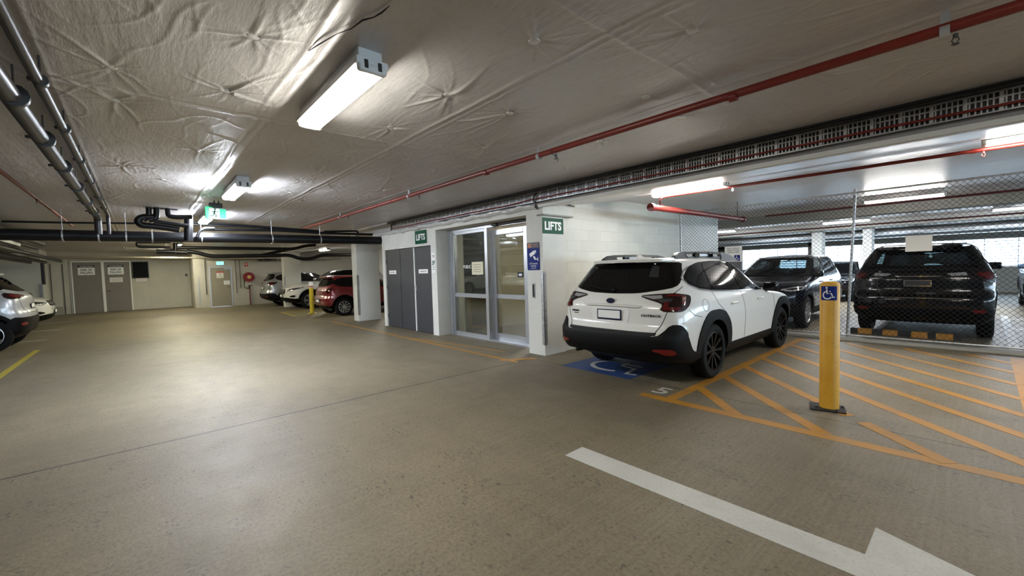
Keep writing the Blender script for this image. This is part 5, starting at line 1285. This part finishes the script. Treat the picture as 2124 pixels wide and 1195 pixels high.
    c.P('grille', 'F', [(0, .80), (.45, .80), (.38, .58), (0, .57)], 'cladding')
    c.P('front_bumper_cladding', 'f', [('y', 0, .25), ('x', 3.2, .25), ('x', 3.2, .45), ('y', .75, .5), ('y', 0, .46)], 'cladding', off=.012)
    return c
C_outback()
LAB = {}
def C_suv(name, label, loc, rz, paint, fside='r', clad=True, lamp=None, rim='rim_silver', style='split', hollow=None, L=(-.95, 2.70, 3.58), W=.92, zt=1.66, R=.36, res=.8, zmap=None, glassm='black_gloss', face='both', group=None, kr=1., kf=1., rails=False, rg=None, prof=None):
    c = Car(name, label, loc, rz, paint, L=L, W=W, zt=zt, R=R, hollow=hollow, res=res, zmap=zmap, group=group, kr=kr, kf=kf, prof=prof)
    c.wheels(style, rim); std_side(c, glass=glassm, surround='black_gloss' if not hollow else 'cladding') if not hollow else None
    if clad: arches(c, ri=c.R+.03, ro=c.R+.10); sill(c)
    c.mirrors(paint if not lamp else paint); c.handles((.62, 1.62), .95, paint)
    return c
SUVZ = ([0, .7, 1.10, 1.525, 1.612], [0, .74, 1.16, 1.58, 1.67])
def rear_kit(c, lamps, glass='black_gloss', plate=(0, .85), bump=.52, rgs=None, clad='cladding', pk=None):
    rg_ = rgs or [('y', 0, 1.18), ('y', .45, 1.19), ('y', .68, 1.23), ('y', .76, 1.29), ('y', .66, 1.48), ('y', .5, 1.51), ('y', 0, 1.52)]
    c.P('rear_window', 'r', rg_, glass, off=.006); c.bar('roof_spoiler', 'R', -.62, .62, 1.56, .05, .12, c.paint)
    for g in (1, -1):
        t = c.P('tail_lamp', 'r', lamps, 'lamp_deep', off=.012, sym=False, g=g, skirt=.02)[0]
        cx = np.mean([c.wu(p, 'r')[0] for p in lamps]); cz = np.mean([c.wu(p, 'r')[1] for p in lamps])
        q = [(g*(cx+(c.wu(p, 'r')[0]-cx)*.62), cz+(c.wu(p, 'r')[1]-cz)*.5) for p in lamps]; c.patch('red_lens', q, lambda u, v: c.wrap(u, v, 'r'), 'lamp_red', off=.018, parent=t, rnd=0)
    if clad: c.P('rear_bumper_cladding', 'r', [('y', 0, .30), ('y', .8, .28), ('x', -.42, .28), ('x', -.42, .46), ('x', -.7, bump+.02), ('y', .8, bump), ('y', 0, bump)], clad, off=.012)
    for g in (1, -1): c.P('rear_reflector', 'r', [('y', .66, .50), ('y', .82, .50), ('y', .82, .46), ('y', .66, .46)], 'reflector_red', off=.018, sym=False, g=g)
    c.plate_('R', 0, plate[1], .372, .12, **(pk or {}))
    mb = MB(); c.strip(mb, 'r', [('y', .80, 1.25), ('y', .74, 1.1), ('y', .70, .85), ('y', .60, .68), ('y', .0, .66)], w=.008); mb.obj('tailgate_shut_line', 'cladding', c.root, sharp=None)
def front_kit(c, head, grille, glass='black_gloss', plate=.52, low=True, gm='cladding', gtrim=None):
    c.P('windscreen', 'F', [(0, 1.085), (.66, 1.10), (.74, 1.115), (.62, 1.47), (.5, 1.505), (0, 1.52)], glass, off=.005)
    for g in (1, -1):
        t = c.P('headlamp', 'f', head, 'lamp_clear', off=.010, sym=False, g=g, skirt=.02)[0]
        cx = np.mean([c.wu(p, 'f')[0] for p in head]); cz = np.mean([c.wu(p, 'f')[1] for p in head])
        q = [(g*(cx+(c.wu(p, 'f')[0]-cx)*.6), cz+(c.wu(p, 'f')[1]-cz)*.45) for p in head]; c.patch('lamp_lens', q, lambda u, v: c.wrap(u, v, 'f'), 'black_gloss', off=.015, parent=t, rnd=0)
    o = c.P('grille', 'F', grille, gm, off=.008)[0]
    mb = MB()
    for k in range(4):
        z = .60+.05*k; w_ = .36+.02*k; c.strip(mb, 'F', [(-w_, z), (w_, z)], w=.012, off=.016, mirror=False)
    mb.obj('grille_bar', gtrim or 'chrome', o, sharp=None)
    if low: c.P('lower_intake', 'f', [('y', 0, .28), ('y', .7, .28), ('x', 3.1, .30), ('x', 3.15, .40), ('y', .8, .42), ('y', .5, .46), ('y', 0, .46)], 'cladding', off=.010)
    for g in (1, -1): c.P('fog_lamp', 'f', [('y', .62, .50), ('y', .80, .56), ('y', .86, .52), ('y', .78, .46)], 'black_gloss', off=.012, sym=False, g=g)
    c.plate_('F', 0, plate, .372, .12)
    mb = MB(); c.strip(mb, 'F', [(.70, 1.075), (.74, 1.0), (.72, .93), (.6, .87), (.0, .86)], w=.008); mb.obj('bonnet_shut_line', 'cladding', c.root, sharp=None)
# grey SUV, far row, rear to the lane
c = C_suv('grey_suv', 'silver-grey SUV in the far row beside the hose reel, rear towards the lane', (-23.45, 5.35, 0), PI/2, 'car_silver', zmap=SUVZ, rim='rim_black')
rear_kit(c, [('y', .48, 1.09), ('y', .74, 1.13), ('x', -.45, 1.12), ('x', -.62, 1.02), ('y', .76, .98), ('y', .6, 1.03)], bump=.60)
# white SUV nose out
c = C_suv('white_suv', 'white SUV in the far row, nose towards the lane, left of the red hatchback', (-20.6, 8.35, 0), -PI/2, 'car_white', zmap=([0, .7, 1.10, 1.525, 1.612], [0, .80, 1.20, 1.64, 1.74]), L=(-1.05, 2.79, 3.72), W=.96, R=.38)
front_kit(c, [('y', .50, .76), ('y', .80, .84), ('x', 3.0, .88), ('x', 2.95, .84), ('y', .82, .74), ('y', .55, .69)], [(0, .80), (.46, .80), (.40, .60), (0, .57)], gtrim='chrome')
# red hatchback
HZ = ([0, .7, 1.07, 1.525, 1.612], [0, .68, .96, 1.36, 1.45])
HP = [(z, (a+(0 if z < 1.1 else (z-1.1)*.55)), b, w) for z, a, b, w in OB]
c = C_suv('red_hatchback', 'dark red hatchback with silver multi-spoke wheels behind the white pillar', (-15.93, 5.40, 0), PI/2, 'car_red', L=(-.64, 2.57, 3.36), W=.85, zt=1.45, zmap=HZ, R=.315, clad=False, style='ten', res=1.)
rear_kit(c, [('y', .52, 1.06), ('y', .78, 1.12), ('x', -.62, 1.12), ('x', -.78, .98), ('y', .84, .90), ('y', .62, .94)], bump=.40, plate=(0, .56), clad=None)
# dark navy SUV nose to the fence
def wins(zlo, zhi):
    def f(s, p, xr, xf, b):
        z = p.z; 
        if not (s.mz(zlo) < z < s.mz(zhi)): return False
        xs = s.mx(-.35), s.mx(1.75)
        yy = abs(p.y)/b
        if yy < .86 and (p.x < xr+.25 or p.x > xf-.45): return True
        return yy > .9 and xr+.42 < p.x < xf-.42 and abs(p.x-s.mx(.95)) > .05
    return f
def glaze(c, gl='tint_glass'):
    c.P('rear_window_frit', 'R', [(0, 1.155), (.60, 1.185), (.735, 1.22), (.64, 1.50), (0, 1.53), (0, 1.50), (.55, 1.478), (.63, 1.26), (.56, 1.225), (0, 1.20)], 'cladding', off=.006, rnd=0, sym=False)
    c.P('rear_window', 'R', [(0, 1.16), (.60, 1.19), (.73, 1.225), (.63, 1.495), (0, 1.525)], gl, off=.003, skirt=0., rnd=0)
    c.P('windscreen_frit', 'F', [(0, 1.08), (.66, 1.095), (.76, 1.115), (.63, 1.505), (0, 1.53), (0, 1.49), (.57, 1.47), (.68, 1.14), (.62, 1.13), (0, 1.12)], 'cladding', off=.006, rnd=0, sym=False)
    c.P('windscreen', 'F', [(0, 1.085), (.66, 1.10), (.75, 1.12), (.62, 1.50), (0, 1.525)], gl, off=.003, skirt=0., rnd=0)
    c.P('side_glass', 'S', DLO, gl, off=.003, skirt=0.)
    for nm, pl in (('pillar_trim', [(.88, 1.12), (1.02, 1.115), (.93, 1.55), (.83, 1.55)]), ('pillar_trim', [(-.1, 1.17), (.08, 1.155), (.06, 1.54), (-.08, 1.53)])): c.P(nm, 'S', pl, 'black_gloss', off=.008, rnd=0)
    mb = MB(); c.strip(mb, 'S', DLO+[DLO[0]], w=.03, off=.007); mb.obj('window_seal', 'cladding', c.root, sharp=None)
c = C_suv('navy_suv', 'dark navy SUV behind the fence with its nose towards the white wagon', (-3.48, 13.80, 0), -PI/2, 'car_navy', zmap=SUVZ, rim='rim_silver', hollow=wins(1.17, 1.49))
glaze(c, 'screen_glass'); c.seats(); std_lines = MB(); c.strip(std_lines, 'S', [(.96, 1.12), (1.0, .9), (1.02, .42)]); c.strip(std_lines, 'S', [(2.08, 1.08), (2.20, .95), (2.22, .6), (2.15, .42)]); std_lines.obj('door_shut_lines', 'cladding', c.root, sharp=None)
for nme in ('windscreen',): pass
_c = c
def fk(c, *a, **k):
    P0 = c.P
    c.P = lambda name, *aa, **kk: [] if name in ('windscreen', 'rear_window') else P0(name, *aa, **kk)
    return P0
P0 = fk(c); front_kit(c, [('y', .52, .84), ('y', .78, .89), ('x', 3.0, .90), ('x', 3.05, .84), ('y', .70, .80)], [(0, .86), (.50, .86), (.44, .60), (.3, .50), (0, .49)], gtrim='steel_dark'); c.P = P0
# black SUV tail to the fence
c = C_suv('black_suv', 'big black SUV seen from behind through the fence with a wheel stop under it', (-.80, 11.62, 0), PI/2, 'car_black', zmap=([0, .7, 1.07, 1.525, 1.612], [0, .82, 1.22, 1.66, 1.78]), L=(-1.05, 2.85, 3.75), W=.965, R=.385, rim='rim_black', hollow=wins(1.17, 1.49), res=1.1, kr=.8)
glaze(c); c.seats(); P0 = fk(c)
rear_kit(c, [('y', .62, 1.10), ('y', .80, 1.13), ('x', -.72, 1.10), ('x', -.78, .93), ('y', .84, .90), ('y', .70, 1.0)], bump=.50, plate=(0, .90), pk=dict(face='rail_grey', rim='chrome')); c.P = P0
c.bar('tailgate_chrome_strip', 'R', -.62, .62, 1.105, .02, .014, 'black_gloss'); c.bar('bumper_chrome_strip', 'R', -.62, .62, .66, .014, .02, 'chrome'); c.bar('tailgate_garnish', 'R', -.30, .30, 1.02, .02, .02, 'chrome')
c.bar('bumper_step_pad', 'R', -.7, .7, .70, .03, .03, 'black_gloss')
for g in (1, -1): c.P('inner_tail_lamp', 'R', [(g*.36, 1.06), (g*.58, 1.08), (g*.60, 1.03), (g*.42, 1.02)], 'lamp_clear', sym=False, g=1, off=.012, rnd=0)
# others behind the fence
c = C_suv('dark_car', 'small dark car far behind the fence between the navy SUV and the black SUV', (-3.9, 21.6, 0), -PI/2, 'car_black', L=(-.9, 2.6, 3.45), W=.89, zt=1.5, zmap=HZ, R=.32, clad=False, res=.6)
front_kit(c, [('y', .52, .84), ('y', .78, .89), ('x', 3.0, .90), ('x', 3.05, .84), ('y', .70, .80)], [(0, .80), (.46, .80), (.40, .60), (0, .57)])
c = C_suv('blue_grey_car', 'blue-grey car parked behind the fence at the right edge of the photo', (1.62, 19.6, 0), -PI/2, 'car_blue', zmap=SUVZ, res=.7)
front_kit(c, [('y', .52, .84), ('y', .78, .89), ('x', 3.0, .90), ('x', 3.05, .84), ('y', .70, .80)], [(0, .80), (.46, .80), (.40, .60), (0, .57)])
# left edge cars
HP2 = [(z, a+(0 if z < 1.1 else (z-1.1)*1.3), b, w) for z, a, b, w in OB]
c = C_suv('silver_suv', 'pale silver SUV cut off by the left edge of the photo, rear towards the lane', (-14.93, -2.51, 0), -PI/2, 'car_pale', zmap=([0, .385, .56, 1.10, 1.525, 1.612], [0, .43, .74, 1.22, 1.68, 1.78]), prof=HP2, R=.38, L=(-.62, 2.66, 3.5), rim='rim_silver', res=1.1)
rear_kit(c, [('y', .42, 1.10), ('y', .74, 1.15), ('x', -.42, 1.17), ('x', -.52, 1.05), ('y', .80, 1.02), ('y', .6, 1.05)], bump=.56, plate=(0, .82))
c = C_suv('white_car', 'white car parked beyond the silver SUV at the left, nose towards the lane', (-20.4, -5.55, 0), PI/2, 'car_white', zmap=SUVZ, L=(-.95, 2.6, 3.4), res=.8)
front_kit(c, [('y', .46, .80), ('y', .80, .86), ('x', 3.05, .86), ('x', 3.1, .80), ('y', .75, .72)], [(0, .86), (.48, .86), (.46, .70), (0, .68)])
# ------------------------------------------------------------------ world and render settings
w = bpy.data.worlds.new('world'); S.world = w; w.use_nodes = True
w.node_tree.nodes['Background'].inputs[0].default_value = (.62, .82, 1., 1); w.node_tree.nodes['Background'].inputs[1].default_value = 5.
S.view_settings.view_transform = 'Standard'; S.view_settings.look = 'None'; S.view_settings.gamma = 1; S.view_settings.exposure = 1.5
try: S.view_settings.use_curve_mapping = False
except Exception: pass
cy = S.cycles; cy.use_denoising = True; cy.max_bounces = 7; cy.diffuse_bounces = 4; cy.glossy_bounces = 4; cy.transparent_max_bounces = 16
cy.caustics_reflective = False; cy.caustics_refractive = False; cy.sample_clamp_indirect = 6.; cy.blur_glossy = 1.
